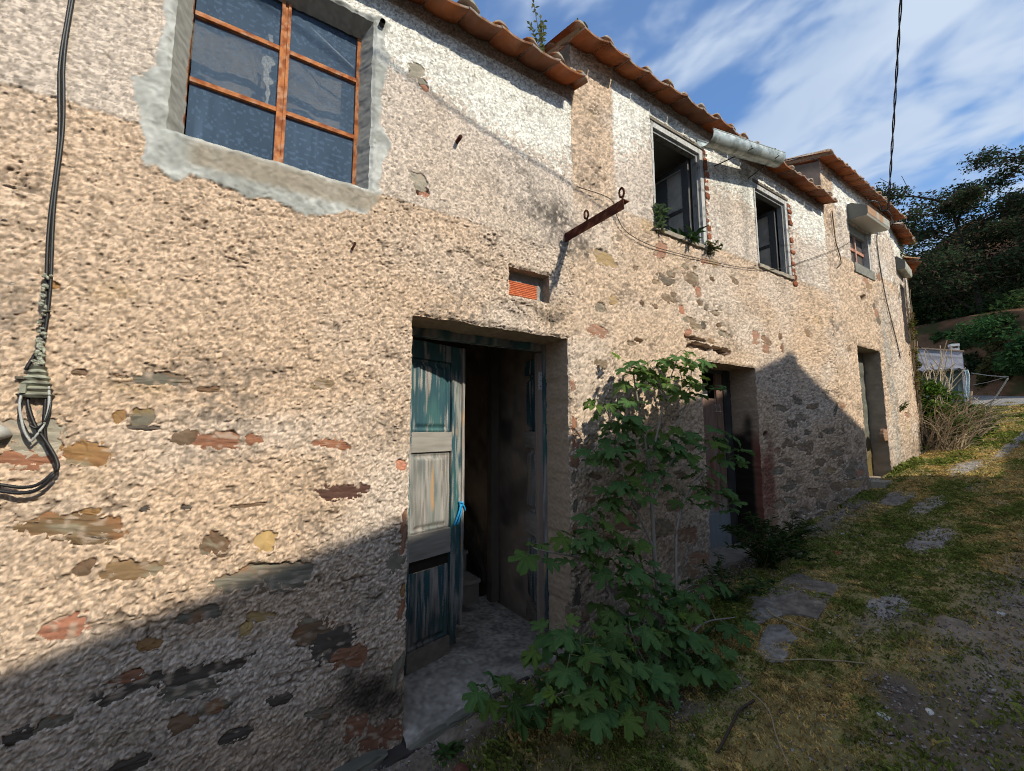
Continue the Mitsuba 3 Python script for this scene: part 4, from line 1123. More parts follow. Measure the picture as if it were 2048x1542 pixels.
bx_, bz_ = 2.06, 1.46
mb = MB()
mb.add(*gbox(bx_ - 0.028, bx_ - 0.022, -0.60, 0.06, bz_ - 0.035, bz_ + 0.035, res=0.02), rustdark)
mb.add(*gbox(bx_ - 0.022, bx_ + 0.03, -0.60, 0.06, bz_ + 0.029, bz_ + 0.035, res=0.02), rustdark)
kb = mb.put("iron_bracket", numbered=False)
for yh in (-0.575, -0.24):
    pts = curve([(bx_ - 0.005, yh, bz_ + 0.03), (bx_ - 0.005, yh, bz_ + 0.06), (bx_ - 0.012, yh - 0.02, bz_ + 0.085), (bx_ - 0.02, yh - 0.012, bz_ + 0.115), (bx_ - 0.012, yh + 0.018, bz_ + 0.115), (bx_ - 0.008, yh + 0.022, bz_ + 0.08), (bx_ - 0.012, yh + 0.004, bz_ + 0.062)], 30)
    v, f = tube(pts, 0.0075, 6)
    MB().add(v, f, rustdark).put("iron_bracket__hook", smooth=True)
tag("iron_bracket", "rusty angle-iron bracket with two hooks sticking out of the wall above the small brick niche", "bracket")
v, f = tube(np.array([[1.128, 0.05, 1.885], [1.126, -0.075, 1.89]]), [0.012, 0.013], 8)
tag(MB().add(v, f, rustdark).put("iron_pin"), "short rusty iron pin sticking out of the pale plaster between big window and bracket", "pin")
v, f = tube(curve([(0.50, 0.03, 1.01), (0.50, -0.03, 1.01), (0.505, -0.045, 1.022), (0.508, -0.042, 1.035)], 9), 0.007, 6)
tag(MB().add(v, f, rustdark).put("iron_pin"), "small bent rusty nail in the tan wall below the right side of the big window", "nail")
# twin cable down the left of the nearest house, its clamp and loops
LC = [(-0.672, -0.035, 3.0), (-0.672, -0.035, 1.82), (-0.672, -0.035, 1.52), (-0.668, -0.034, 1.41), (-0.66, -0.03, 1.23), (-0.652, -0.03, 0.93), (-0.648, -0.03, 0.72), (-0.645, -0.03, 0.6), (-0.641, -0.03, 0.44), (-0.642, -0.03, 0.32), (-0.648, -0.035, 0.24)]
mb = MB()
for dx, dy in ((-0.0055, 0.002), (0.0055, -0.003)):
    c = curve(LC, 60) + np.array([dx, dy, 0])
    c[:, 0] += 0.004 * np.sin(c[:, 2] * 9 + dx * 500)
    spread = sst(0.36, 0.22, c[:, 2])
    c[:, 0] += np.sign(dx) * spread * 0.02
    mb.add(*tube(c, 0.0060, 8), (0.016, 0.015, 0.016))
mb.put("power_cable", "cablemat", smooth=True, numbered=False)
mb = MB()
LOOPS = [([(-0.612, -0.035, 0.17), (-0.610, -0.04, 0.10), (-0.606, -0.04, 0.03), (-0.592, -0.04, -0.05), (-0.566, -0.045, -0.10), (-0.562, -0.045, -0.14), (-0.60, -0.05, -0.19), (-0.645, -0.045, -0.20), (-0.71, -0.04, -0.185), (-0.85, -0.04, -0.15), (-1.3, -0.03, -0.05)], 0.0062),
         ([(-0.660, -0.035, 0.14), (-0.652, -0.045, 0.10), (-0.628, -0.05, 0.03), (-0.592, -0.05, -0.035), (-0.560, -0.055, -0.10), (-0.555, -0.06, -0.145), (-0.595, -0.06, -0.205), (-0.645, -0.055, -0.22), (-0.72, -0.045, -0.205), (-0.9, -0.04, -0.18), (-1.3, -0.03, -0.09)], 0.0062),
         ([(-0.600, -0.04, 0.17), (-0.592, -0.055, 0.10), (-0.600, -0.06, 0.045), (-0.62, -0.06, 0.02), (-0.64, -0.06, 0.03)], 0.0045),
         ([(-0.668, -0.04, 0.155), (-0.674, -0.05, 0.10), (-0.668, -0.055, 0.06), (-0.65, -0.05, 0.01), (-0.636, -0.05, -0.02)], 0.005)]
for pts, r in LOOPS:
    mb.add(*tube(curve(pts, 50), r, 8), (0.016, 0.015, 0.016))
mb.put("power_cable__loop", "cablemat", smooth=True)
v, f = tube(curve([(-0.668, -0.045, 0.185), (-0.672, -0.06, 0.11), (-0.655, -0.06, 0.02), (-0.637, -0.055, -0.025), (-0.632, -0.05, -0.03)], 20), 0.004, 6)
v2, f2 = tube(curve([(-0.632, -0.05, -0.03), (-0.615, -0.062, 0.0), (-0.602, -0.06, 0.035), (-0.596, -0.055, 0.10), (-0.603, -0.05, 0.18)], 20), 0.004, 6)
MB().add(v, f, (0.45, 0.45, 0.44)).add(v2, f2, (0.45, 0.45, 0.44)).put("power_cable__clamp_wire", "satin", smooth=True)
# the cast clamp: a tapering ribbed block crusted with lichen
mb = MB()
lic = lambda P: mixc((0.13, 0.12, 0.095), (0.36, 0.37, 0.30), sst(0.42, 0.6, fbm(np.asarray(P) * 45, 3, 5)))
ring = []
for k, (zz, w_) in enumerate(np.stack([np.linspace(0.255, 0.135, 12), np.linspace(0.020, 0.052, 12)], -1)):
    g = 1.0 if k % 2 == 0 else 0.80
    ring.append([(-0.640 + sx * w_ * g, sy, zz) for sx, sy in ((-1, -0.012), (-1, -0.05 * g - 0.006), (-0.4, -0.062 * g - 0.004), (0.4, -0.062 * g - 0.004), (1, -0.05 * g - 0.006), (1, -0.012))])
ring = np.array(ring)
v = ring.reshape(-1, 3)
mb.add(v + 0.004 * (noise(v * 120, 3)[:, None] - 0.5), gridfaces(12, 6), lic)
mb.add(ring[-1] , np.array([[0, k, k + 1] for k in range(1, 5)]), (0.01, 0.01, 0.01))
mb.add(*gbox(-0.70, -0.655, -0.035, -0.01, 0.205, 0.215), (0.12, 0.11, 0.09))
mb.add(*gbox(-0.675, -0.658, -0.07, -0.01, 0.15, 0.185), lic)
mb.put("power_cable__clamp")
kn = np.random.default_rng(9)
mb = MB()
for q in range(70):
    zz = kn.uniform(0.22, 0.62) if q % 3 else kn.uniform(0.2, 0.35)
    px = np.interp(zz, [0.2, 0.44, 0.72], [-0.641, -0.641, -0.648])
    v, f = boulder(kn, kn.uniform(0.008, 0.020), 0.008, kn.uniform(0.006, 0.02), n=7)
    mb.add(v + [px + kn.uniform(-0.012, 0.014), -0.046, zz], f, np.array((0.42, 0.43, 0.36)) * kn.uniform(0.7, 1.1))
mb.put("power_cable__lichen")
labels["power_cable__lichen"] = {"kind": "stuff"}
tag("power_cable", "black twin power cable with a lichen-crusted clamp, left of the big window", "cable")
v, f = tube(np.array([[-0.78, -0.055, 0.002], [-0.725, -0.055, 0.002]]), 0.032, 14)
v2, f2 = tube(np.array([[-0.725, -0.055, 0.002], [-0.712, -0.05, 0.002], [-0.70, -0.02, -0.005]]), [0.032, 0.026, 0.010], 14)
tag(MB().add(v, f, (0.40, 0.41, 0.41)).add(v2, f2, (0.38, 0.37, 0.34)).put("conduit", "satin", smooth=True), "stub of grey conduit at the left edge below the cable clamp", "conduit")
# overhead twisted cable to the third house
A, B = np.array([8.58, -0.24, 3.52]), np.array([5.7, -1.40, 6.05])
ax_ = (B - A) / np.linalg.norm(B - A)
B2 = A + (B - A) * 2.6
t = np.linspace(0, 1, 420)
P0 = A + (B2 - A) * t[:, None]
P0[:, 2] -= 0.55 * 4 * t * (1 - t) * 0.35
sidev = np.cross(ax_, [0, 0, 1.0])
sidev /= np.linalg.norm(sidev)
upv = np.cross(sidev, ax_)
mb = MB()
for ph in (0, math.pi):
    off = 0.0095 * (np.cos(t * 95 + ph)[:, None] * sidev + np.sin(t * 95 + ph)[:, None] * upv)
    mb.add(*tube(P0 + off, 0.0075, 6), (0.016, 0.016, 0.017))
mb.add(*tube(curve([(8.60, -0.24, 3.52), (8.50, -0.18, 3.50), (8.3, -0.2, 3.56), (8.15, -0.10, 3.60)], 16), 0.010, 6), (0.03, 0.03, 0.03))
mb.add(*tube(curve([(8.58, -0.22, 3.51), (8.70, -0.25, 3.40), (8.95, -0.16, 3.38), (8.92, -0.05, 3.32), (8.60, -0.06, 3.42)], 30), 0.010, 6), (0.03, 0.03, 0.03))
tag(mb.put("overhead_cable", "cablemat", smooth=True), "twisted overhead cable rising from the eaves of the third house across the sky", "cable")
mb = MB().add(*tube(curve([(7.60, -0.03, 2.82), (7.2, -0.04, 2.63), (6.45, -0.045, 2.33), (5.95, -0.04, 2.14), (5.62, -0.03, 2.01), (5.30, -0.035, 1.90), (4.83, -0.03, 1.80), (4.3, -0.03, 1.725), (3.93, -0.03, 1.69), (3.4, -0.03, 1.65), (2.99, -0.03, 1.635), (2.7, -0.03, 1.68), (2.58, -0.04, 1.78), (2.50, -0.05, 1.90), (2.15, -0.03, 1.905)], 90), 0.0035, 5), (0.10, 0.085, 0.07))
tag(mb.put("thin_wire", "matte", smooth=True), "thin wire sagging along the wall below both open windows to the bracket", "wire")
mb = MB().add(*tube(curve([(8.66, -0.10, 3.38), (8.66, -0.04, 3.1), (8.74, -0.03, 2.61), (8.84, -0.03, 2.2), (8.93, -0.03, 1.97), (9.15, -0.03, 1.49), (9.3, -0.02, 1.2)], 40), 0.008, 5), (0.16, 0.15, 0.14))
tag(mb.put("downlead_wire", "matte", smooth=True), "grey wire running down the streaked plaster right of the roller shutter box", "wire")
mb = MB().add(*tube(curve([(7.00, -0.03, 3.12), (7.02, -0.03, 2.8), (7.04, -0.03, 2.65), (7.13, -0.03, 2.5), (7.15, -0.03, 2.38), (7.02, -0.03, 2.28)], 30), 0.007, 5), (0.12, 0.09, 0.07))
tag(mb.put("hanging_wire", "matte", smooth=True), "loose wire hanging from the eaves step between second and third house", "wire")
# cable high over the lane whose shadow crosses the pale plaster
c0, c1 = np.array([0.62, -3.6, 5.17]), np.array([2.78, -2.75, 3.93])
d0 = c1 - c0
mb = MB().add(*tube(curve([c0 - 1.6 * d0, c0, (c0 + c1) / 2 - [0, 0, 0.07], c1, c1 + 0.25 * d0], 40), 0.0095, 6), (0.02, 0.02, 0.02))
tag(mb.put("service_cable", "cablemat", smooth=True), "cable over the lane that throws the thin slanting shadow on the pale plaster", "cable")

# gutter length hung askew with wire stays
ga, gb = np.array([3.60, -0.235, 2.775]), np.array([5.03, -0.225, 3.075])
mb = MB()
th = np.linspace(math.radians(160), math.radians(372), 20)
for rad in (0.088, 0.0845):
    v, f = sheet(lambda a, b: ga + (gb - ga) * a[:, None] + np.stack([0 * b, rad * np.cos(th[0] + (th[-1] - th[0]) * b), rad * 1.05 * np.sin(th[0] + (th[-1] - th[0]) * b)], -1), 40, 24)
    mb.add(v, f, (0.5, 0.5, 0.5))
for e in (th[0], th[-1]):
    mb.add(*tube(np.array([ga + [0, 0.086 * math.cos(e), 0.09 * math.sin(e)], gb + [0, 0.086 * math.cos(e), 0.09 * math.sin(e)]]), 0.007, 8), (0.5, 0.5, 0.5))
kg = mb.put("gutter", "zincmat", smooth=True)
for (p, q) in (((4.10, 0.0, 2.775), (4.28, -0.335, 2.86)), ((4.78, 0.0, 2.865), (4.83, -0.33, 2.985))):
    p, q = np.array(p), np.array(q)
    MB().add(*tube(np.array([p, q]), 0.006, 5), (0.05, 0.04, 0.035)).put("gutter__stay", "cablemat")
    MB().add(*tube(np.array([q + [0, 0.02, 0.02], q + [0.0, 0.03, 0.10], q + [0, 0.16, 0.17]]), 0.005, 5), (0.05, 0.05, 0.05)).put("gutter__tie", "cablemat")
tag("gutter", "length of pale zinc gutter hung askew on wires under the eaves between the open windows", "gutter")

# ---------------------------------------------------------------- fig
FIG = "3.04 -0.22 0.64;3.24 -0.23 0.60;2.62 -0.23 0.52;2.47 -0.23 0.50;2.72 -0.23 0.49;2.49 -0.24 0.40;2.80 -0.24 0.38;3.07 -0.23 0.47;3.16 -0.24 0.36;3.43 -0.24 0.40;2.15 -0.25 0.20;2.42 -0.25 0.26;2.30 -0.26 0.11;2.26 -0.27 -0.01;2.38 -0.26 0.08;2.53 -0.28 -0.08;2.23 -0.28 -0.09;2.88 -0.27 0.02;2.91 -0.28 -0.12;2.74 -0.27 -0.05;3.29 -0.27 -0.05;3.52 -0.27 -0.01;3.63 -0.28 -0.19;2.08 -0.28 -0.14;2.17 -0.32 -0.34;2.34 -0.33 -0.39;2.87 -0.33 -0.44;3.22 -0.30 -0.30;3.37 -0.34 -0.56;3.29 -0.32 -0.44;2.12 -0.34 -0.45;2.57 -0.30 -0.23;1.92 -0.36 -0.51;2.00 -0.38 -0.63;2.24 -0.38 -0.67;1.74 -0.38 -0.62;1.78 -0.39 -0.66;1.46 -0.35 -0.64;1.99 -0.41 -0.75;1.97 -0.46 -0.83;2.23 -0.42 -0.82;2.24 -0.49 -0.94;2.23 -0.54 -1.02;2.50 -0.54 -1.07;2.70 -0.50 -1.05;1.41 -0.62 -0.97;1.54 -0.66 -1.04;1.63 -0.67 -1.08;1.94 -0.63 -1.10;2.28 -0.60 -1.14;2.31 -0.64 -1.21;2.17 -0.71 -1.27;2.01 -0.66 -1.17;1.80 -0.73 -1.19;1.92 -0.76 -1.27;1.46 -0.76 -1.13;1.52 -0.78 -1.17;2.30 -0.78 -1.33;1.45 -0.84 -1.21;1.57 -0.84 -1.24;1.28 -0.83 -1.14;1.48 -0.42 -1.36;1.34 -0.42 -1.36;1.20 -0.42 -1.30;1.13 -0.42 -1.25;1.21 -0.42 -1.40;2.24 -0.50 -0.95;2.46 -0.54 -1.07;2.65 -0.52 -1.07;2.83 -0.49 -1.04;2.29 -0.62 -1.16;2.36 -0.64 -1.22;2.20 -0.69 -1.26;2.42 -0.68 -1.29;2.43 -0.79 -1.31;2.28 -0.81 -1.33;2.81 -0.73 -1.26;1.53 -0.85 -1.24;1.75 -0.80 -1.26;1.69 -0.77 -1.20;2.04 -0.74 -1.28;2.12 -0.62 -1.13;1.92 -0.68 -1.17;1.71 -0.71 -1.15;1.61 -0.74 -1.16;1.43 -0.71 -1.07;1.41 -0.77 -1.12;2.48 -0.58 -1.15;2.25 -0.55 -1.05;1.95 -0.55 -0.98"
FIG = np.array([list(map(float, s.split())) for s in FIG.split(";")])


def fig_leaf(seed, young=0.0):
    """A five-lobed fig leaf in the xy plane: stalk joins at the origin, tip along +y, about 1 long; (v, f, colour)."""
    rg = np.random.default_rng(seed)
    lobes = [(90, 1.0, 20), (40, 0.88, 19), (140, 0.88, 19), (-10, 0.60, 19), (190, 0.60, 19)]
    lobes = [(a + rg.uniform(-6, 6), l * rg.uniform(0.9, 1.08), w * rg.uniform(0.9, 1.2)) for a, l, w in lobes]
    th = np.linspace(-70, 250, 57)
    o = np.array([0.0, 0.30])
    R = np.full(th.shape, 0.20)
    for a, l, w in lobes:
        dlt = np.abs(th - a)
        R = np.maximum(R, 0.20 + (l * 0.70 - 0.20) * np.exp(-(dlt / w) ** 4.5 * 0.75))
    R *= 1 + 0.045 * np.sin(th * 0.43 + seed) + rg.uniform(-0.02, 0.02, th.shape)
    base = sst(-30, -70, th) + sst(210, 250, th)
    R = R * (1 - base * 0.0)
    rings = (0.0, 0.35, 0.7, 1.0)
    v, c = [], []
    vein = np.zeros(th.shape)
    for a, l, w in lobes:
        vein = np.maximum(vein, np.exp(-((th - a) / 4.0) ** 2))
    for q in rings:
        rr = R * q
        x, y = o[0] + rr * np.cos(np.radians(th)), o[1] + rr * np.sin(np.radians(th))
        z = 0.10 * (rr / 0.7) ** 1.0 * (1 - 1.4 * vein) * 0.5 - (0.18 + 0.07 * (seed % 4)) * rr ** 2 + 0.05 * np.sin(np.radians(th) * 3 + seed) * q ** 2 + 0.03 * np.sin(th * 0.2 + seed) * q
        v.append(np.stack([x, y, z], -1))
        hue = ((0, 0, 0), (0.02, 0.015, -0.004), (-0.008, -0.004, 0.006), (0.01, 0.03, 0.012))[seed % 4]
        g = mixc(np.array((0.054, 0.110, 0.038)) + hue, np.array((0.090, 0.160, 0.056)) + hue, noise(np.stack([x * 5, y * 5, x * 0 + seed], -1), 3))
        g = mixc(g, (0.13, 0.20, 0.07), vein * (1 - 0.5 * q) * 0.75)
        g = mixc(g, (0.14, 0.21, 0.035), young)
        c.append(g)
    v, c = np.array(v), np.array(c)
    n = len(th)
    f = gridfaces(len(rings), n)
    vv = v.reshape(-1, 3)
    # short basal closure to the stalk
    s = np.array([[0, 0.0, 0.01], [0.015, 0.31, 0.0], [-0.015, 0.31, 0.0]])
    V = np.vstack([vv, s])
    C = np.vstack([c.reshape(-1, 3), np.tile([[0.16, 0.20, 0.07]], (3, 1))])
    k = len(vv)
    F = np.vstack([f[:, [0, 1, 2]], f[:, [0, 2, 3]], [[k, k + 1, k + 2]]])
    return V, F, C


FL = [fig_leaf(s, y) for s, y in ((1, 0), (2, 0.12), (3, 0.05), (4, 0.25), (7, 0.0), (8, 0.10), (9, 0.3), (5, 0.8), (6, 0.55))]
FLD = [mikit.ply((v, f), "leafmat", True, color=c) for v, f, c in FL]


def lookat(pos, tip, normal, size, curl=1.0):
    """Matrix that lays a leaf with its stalk at pos, its tip along tip and its face along normal."""
    y = np.asarray(tip, float)
    y /= np.linalg.norm(y)
    z = np.asarray(normal, float)
    z = z - y * (z @ y)
    z /= np.linalg.norm(z) + 1e-9
    x = np.cross(y, z)
    M = np.eye(4)
    M[:3, 0], M[:3, 1], M[:3, 2], M[:3, 3] = x * size, y * size, z * size * curl, pos
    return M


BR = {
    "trunk": ([(2.4, -0.5, -1.46), (2.45, -0.42, -1.09), (2.5, -0.36, -0.82), (2.53, -0.33, -0.52), (2.54, -0.3, -0.24), (2.54, -0.28, -0.08), (2.51, -0.25, 0.23), (2.5, -0.23, 0.42)], 0.020, 0.006),
    "b1": ([(2.4, -0.5, -1.45), (2.19, -0.5, -1.18), (2.04, -0.48, -1.09), (1.95, -0.45, -0.94), (1.93, -0.43, -0.85), (1.8, -0.4, -0.76), (1.5, -0.36, -0.67)], 0.014, 0.004),
    "b2": ([(2.5, -0.36, -0.82), (2.44, -0.34, -0.68), (2.34, -0.32, -0.47), (2.25, -0.3, -0.2), (2.29, -0.26, 0.04)], 0.010, 0.004),
    "b3": ([(2.56, -0.3, -0.24), (2.67, -0.29, -0.1), (2.88, -0.27, 0.01), (3.13, -0.24, 0.26), (3.24, -0.22, 0.54)], 0.010, 0.004),
    "b4": ([(2.56, -0.3, -0.24), (2.72, -0.27, 0.05), (2.84, -0.24, 0.28), (3.04, -0.22, 0.58)], 0.010, 0.004),
    "b5": ([(2.53, -0.33, -0.52), (2.82, -0.3, -0.22), (3.04, -0.3, -0.21), (3.35, -0.3, -0.12), (3.47, -0.3, -0.03)], 0.010, 0.004),
    "b6": ([(2.43, -0.55, -1.45), (2.6, -0.45, -1.08), (2.73, -0.38, -0.71), (2.91, -0.35, -0.48), (3.17, -0.33, -0.33)], 0.013, 0.004),
    "b7": ([(2.36, -0.6, -1.42), (2.18, -0.7, -1.33), (1.76, -0.75, -1.27), (1.55, -0.6, -1.32), (1.37, -0.5, -1.38), (1.2, -0.43, -1.37)], 0.012, 0.004),
    "b8": ([(2.36, -0.6, -1.42), (2.63, -0.6, -1.26), (3.03, -0.6, -1.30)], 0.010, 0.004)}
BPTS = []
bark = lambda P: mixc((0.20, 0.17, 0.145), (0.34, 0.30, 0.26), fbm(np.asarray(P) * 30, 3, 3))
for nm, (pts, r0, r1) in BR.items():
    c = curve(pts, 40)
    BPTS.append(c)
    v, f = tube(c, np.linspace(r0, r1, len(c)), 8)
    MB().add(v, f, bark).put("fig_bush__trunk" if nm == "trunk" else "fig_bush__branch", smooth=True)
BP = np.vstack(BPTS)
fr = np.random.default_rng(17)
shoots = MB()
stalks = MB()
nleaf = 0
extra = MB()
for ci, C in enumerate(FIG):
    dist = np.linalg.norm(BP - (C + [0, 0.03, -0.10]), axis=1)
    j = np.argmin(dist + 0.6 * np.maximum(0, BP[:, 2] - C[2] + 0.02))
    A = BP[j]
    if dist[j] > 0.04:
        midp = (A + C) / 2 + np.array([0, 0.02, -0.05 * dist[j]])
        v, f = tube(curve([A, midp, C], 8), [0.0045] * 4 + [0.004] * 4 if False else 0.0042, 5)
        shoots.add(v, f, bark)
    n = 3 if ci % 2 else 4
    a0 = fr.uniform(0, 2 * np.pi)
    low = C[2] < -0.9
    for k in range(n + (0 if low else 2)):
        az = a0 + k * 2.4 + fr.uniform(-0.3, 0.3)
        out = np.array([math.cos(az), math.sin(az) * 0.9 - 0.25, 0.0])
        if C[1] > -0.3 and out[1] > 0.15:
            out[1] *= 0.3
        out /= np.linalg.norm(out)
        el = fr.uniform(0.05, 0.8)
        pl_ = fr.uniform(0.03, 0.075)
        pd = out * math.cos(el) + np.array([0, 0, math.sin(el)])
        p1 = C + pd * pl_ + np.array([0, 0, -0.02 * k])
        size = fr.uniform(0.095, 0.180) * (0.95 if k < n else 0.8) * (1.12 if C[2] > -0.5 else 1.0)
        v, f = tube(np.array([C + [0, 0, -0.02 * k], C + pd * pl_ * 0.6 + [0, 0, -0.018 * k], p1]), 0.0022, 4)
        stalks.add(v, f, (0.15, 0.18, 0.07))
        tip = out + np.array([0, 0, fr.uniform(-0.75, 0.15)])
        nrm = np.array([0, 0, 1.0]) + 0.55 * out + np.array([fr.uniform(-0.3, 0.3), -0.35 + fr.uniform(-0.3, 0.2), 0])
        youngp = 0.30 if C[2] > 0.3 else 0.10
        kind = fr.integers(7, 9) if (k == 0 and fr.uniform() < youngp * 2) else fr.integers(0, 7)
        if kind >= 7:
            size *= 0.62
            tip[2] = abs(tip[2]) + 0.3
        M = lookat(p1, tip, nrm, size, fr.uniform(0.7, 1.7))
        if k < n and nleaf < 296:
            scene[num("fig_bush__leaf")] = {**FLD[kind], "to_world": T(M)}
            nleaf += 1
        else:
            v, f, c = FL[kind]
            extra.add(v @ M[:3, :3].T + M[:3, 3], f, c)
for q in range(40):                                          # inner leaves of the dense foot of the bush
    a, r = fr.uniform(0, 2 * np.pi), math.sqrt(fr.uniform(0, 1))
    C = np.array([1.95 + 0.62 * r * math.cos(a), -0.52 + 0.26 * r * math.sin(a), fr.uniform(-1.38, -1.02)])
    if C[2] < ground_z(C[0], 0) + 0.05:
        continue
    out = np.array([fr.normal(), fr.normal() - 0.4, 0])
    out /= np.linalg.norm(out)
    M = lookat(C, out + [0, 0, fr.uniform(-0.8, 0.2)], np.array([0, 0, 1.0]) + 0.6 * out + fr.normal(size=3) * 0.25, fr.uniform(0.11, 0.18), fr.uniform(0.7, 1.6))
    v, f, c = FL[fr.integers(0, 7)]
    extra.add(v @ M[:3, :3].T + M[:3, 3], f, c)
extra.put("fig_bush__foliage", "leafmat", smooth=True)
labels["fig_bush__foliage"] = {"kind": "stuff"}
shoots.put("fig_bush__twigs", smooth=True)
stalks.put("fig_bush__leaf_stalks", smooth=True)
labels["fig_bush__twigs"] = {"kind": "stuff"}
labels["fig_bush__leaf_stalks"] = {"kind": "stuff"}
tag("fig_bush", "young fig bush with big lobed leaves, growing between green door and plank door", "bush")

# ---------------------------------------------------------------- smaller plants


def spray(key, base, h, n, L, W, col, rng, spread=0.5, lean=(0, 0, 0), droop=0.4, stems=6, cols2=None):
    """A leafy weed: several stems with narrow leaves along them. stems and foliage are its parts."""
    base = np.asarray(base, float)
    sm, fo = MB(), MB()
    for s in range(stems):
        d = np.array([rng.normal() * spread, rng.normal() * spread, 1.0]) + np.asarray(lean)
        d /= np.linalg.norm(d)
        hh = h * rng.uniform(0.55, 1.0)
        pts = curve([base + rng.normal(size=3) * [0.02, 0.02, 0], base + d * hh * 0.55 + [0, 0, 0.05 * h], base + d * hh + np.array([0, 0, -0.12 * h * spread])], 10)
        sm.add(*tube(pts, np.linspace(0.004, 0.0015, len(pts)) * (1 + h), 4), (0.12, 0.11, 0.05))
        for k in range(n // stems):
            t = rng.uniform(0.12, 1.0)
            p = pts[min(len(pts) - 1, int(t * len(pts)))]
            a = rng.uniform(0, 2 * np.pi)
            o = np.array([math.cos(a), math.sin(a), rng.uniform(-droop, 0.7)])
            o /= np.linalg.norm(o)
            l, w = L * rng.uniform(0.6, 1.2), W * rng.uniform(0.7, 1.2)
            sd = np.cross(o, [0, 0, 1.0])
            sd /= np.linalg.norm(sd) + 1e-9
            upn = np.cross(sd, o)
            q = np.array([p, p + o * l * 0.45 + sd * w + upn * l * 0.06, p + o * l + upn * (-0.10 * l), p + o * l * 0.45 - sd * w + upn * l * 0.06])
            cc = np.array(col if cols2 is None or rng.uniform() < 0.65 else cols2) * rng.uniform(0.7, 1.3)
            fo.add(q, np.array([[0, 1, 2], [0, 2, 3]]), cc)
    sm.put(key + "__stem", numbered=False)
    fo.put(key + "__foliage", "leafmat", numbered=False)
    return key


pr = np.random.default_rng(41)
tag(spray("oleander_shrub", (4.05, -0.30, -1.22), 0.62, 900, 0.085, 0.010, (0.030, 0.062, 0.020), pr, 0.75, (-0.05, -0.10, 0), 0.3, 26, (0.06, 0.10, 0.025)), "low dark shrub with narrow leaves growing at the foot of the plank door", "shrub")
tag(spray("oleander_shrub_001", (4.75, -0.22, -1.15), 0.42, 420, 0.075, 0.010, (0.040, 0.066, 0.022), pr, 0.8, (0.0, -0.15, 0), 0.3, 16, (0.07, 0.09, 0.03)), "small narrow-leaved shrub in the corner right of the sooty plank doorway", "shrub")
tag(spray("oleander_shrub_002", (3.25, -0.42, -1.33), 0.48, 420, 0.06, 0.011, (0.035, 0.072, 0.030), pr, 0.8, (0.1, -0.1, 0), 0.3, 16, (0.07, 0.10, 0.03)), "tangled low shrub between the fig bush and the plank door", "shrub")
tag(spray("sill_weed", (3.13, -0.03, 1.78), 0.36, 150, 0.075, 0.020, (0.13, 0.20, 0.10), pr, 0.14, (0, -0.1, 0), 0.2, 5, (0.16, 0.22, 0.14)), "pale green weed at the left corner of the larger open window", "weed")
tag(spray("sill_weed_001", (3.58, -0.02, 1.78), 0.17, 34, 0.16, 0.022, (0.035, 0.075, 0.025), pr, 0.9, (0.4, -0.5, 0), 0.5, 5), "dark strap-leaved plant in the broken middle of the larger window's sill", "weed")
tag(spray("sill_weed_002", (3.92, -0.02, 1.77), 0.17, 80, 0.06, 0.014, (0.09, 0.12, 0.045), pr, 0.8, (0, -0.3, 0), 0.6, 6), "little weed under the right corner of the larger open window", "weed")
tag(spray("roof_weed", (1.82, -0.04, 2.80), 0.46, 120, 0.04, 0.010, (0.17, 0.21, 0.11), pr, 0.10, (-0.02, 0, 0), 0.3, 5, (0.30, 0.30, 0.10)), "tall pale weed growing from the eaves where first and second roof meet", "weed")
tag(spray("roof_weed_001", (2.20, -0.02, 3.28), 0.12, 30, 0.025, 0.007, (0.16, 0.17, 0.10), pr, 0.2, (0, 0, 0), 0.3, 3), "tiny weed on the top corner tile of the second roof", "weed")
tag(spray("roof_weed_002", (10.25, 0.12, 3.05), 0.62, 240, 0.10, 0.012, (0.10, 0.14, 0.06), pr, 0.35, (0.10, -0.2, 0), 0.3, 9), "bushy grey-green weed hanging below the eaves of the narrow fourth house", "weed")
tag(spray("wall_weed", (0.99, -0.24, -1.68), 0.12, 26, 0.07, 0.015, (0.05, 0.10, 0.03), pr, 0.8, (0, 0, 0), 0.4, 4), "small weed on the slates below the doorstep", "weed")
tag(spray("wall_weed_001", (9.05, -0.03, 0.32), 0.22, 50, 0.05, 0.018, (0.07, 0.12, 0.03), pr, 0.5, (0, -0.2, -0.3), 0.6, 5), "little green plant rooted in the wall right of the blocked doorway", "weed")

# ---------------------------------------------------------------- ground of the lane
def rel_h(x, y):
    """Small relief of the lane: a worn wheel rut, lumps."""
    P = np.stack([x, y, 0 * x], -1)
    return 0.05 * (fbm(P * 0.9, 3, 4) - 0.5) + 0.025 * (fbm(P * 5, 3, 6) - 0.5) - 0.03 * np.exp(-((y + 1.75 + 0.03 * x) / 0.30) ** 2)


def gz(x, y):
    base = ground_z(x, y) + rel_h(x, y) * sst(0.0, -0.25, np.where(x < 10.6, y, -1.0))
    inside = sst(0.04, 0.10, y) * sst(10.75, 10.6, x)
    return base - 0.6 * inside - 0.02 * sst(-0.06, 0.0, y) * sst(10.7, 10.5, x)


PATCH = [(5.62, -1.04, 0.50, 0.15), (3.95, -1.19, 0.24, 0.10), (6.9, -0.75, 0.5, 0.12), (9.0, -0.72, 0.6, 0.14), (11.6, -0.9, 2.2, 0.10)]


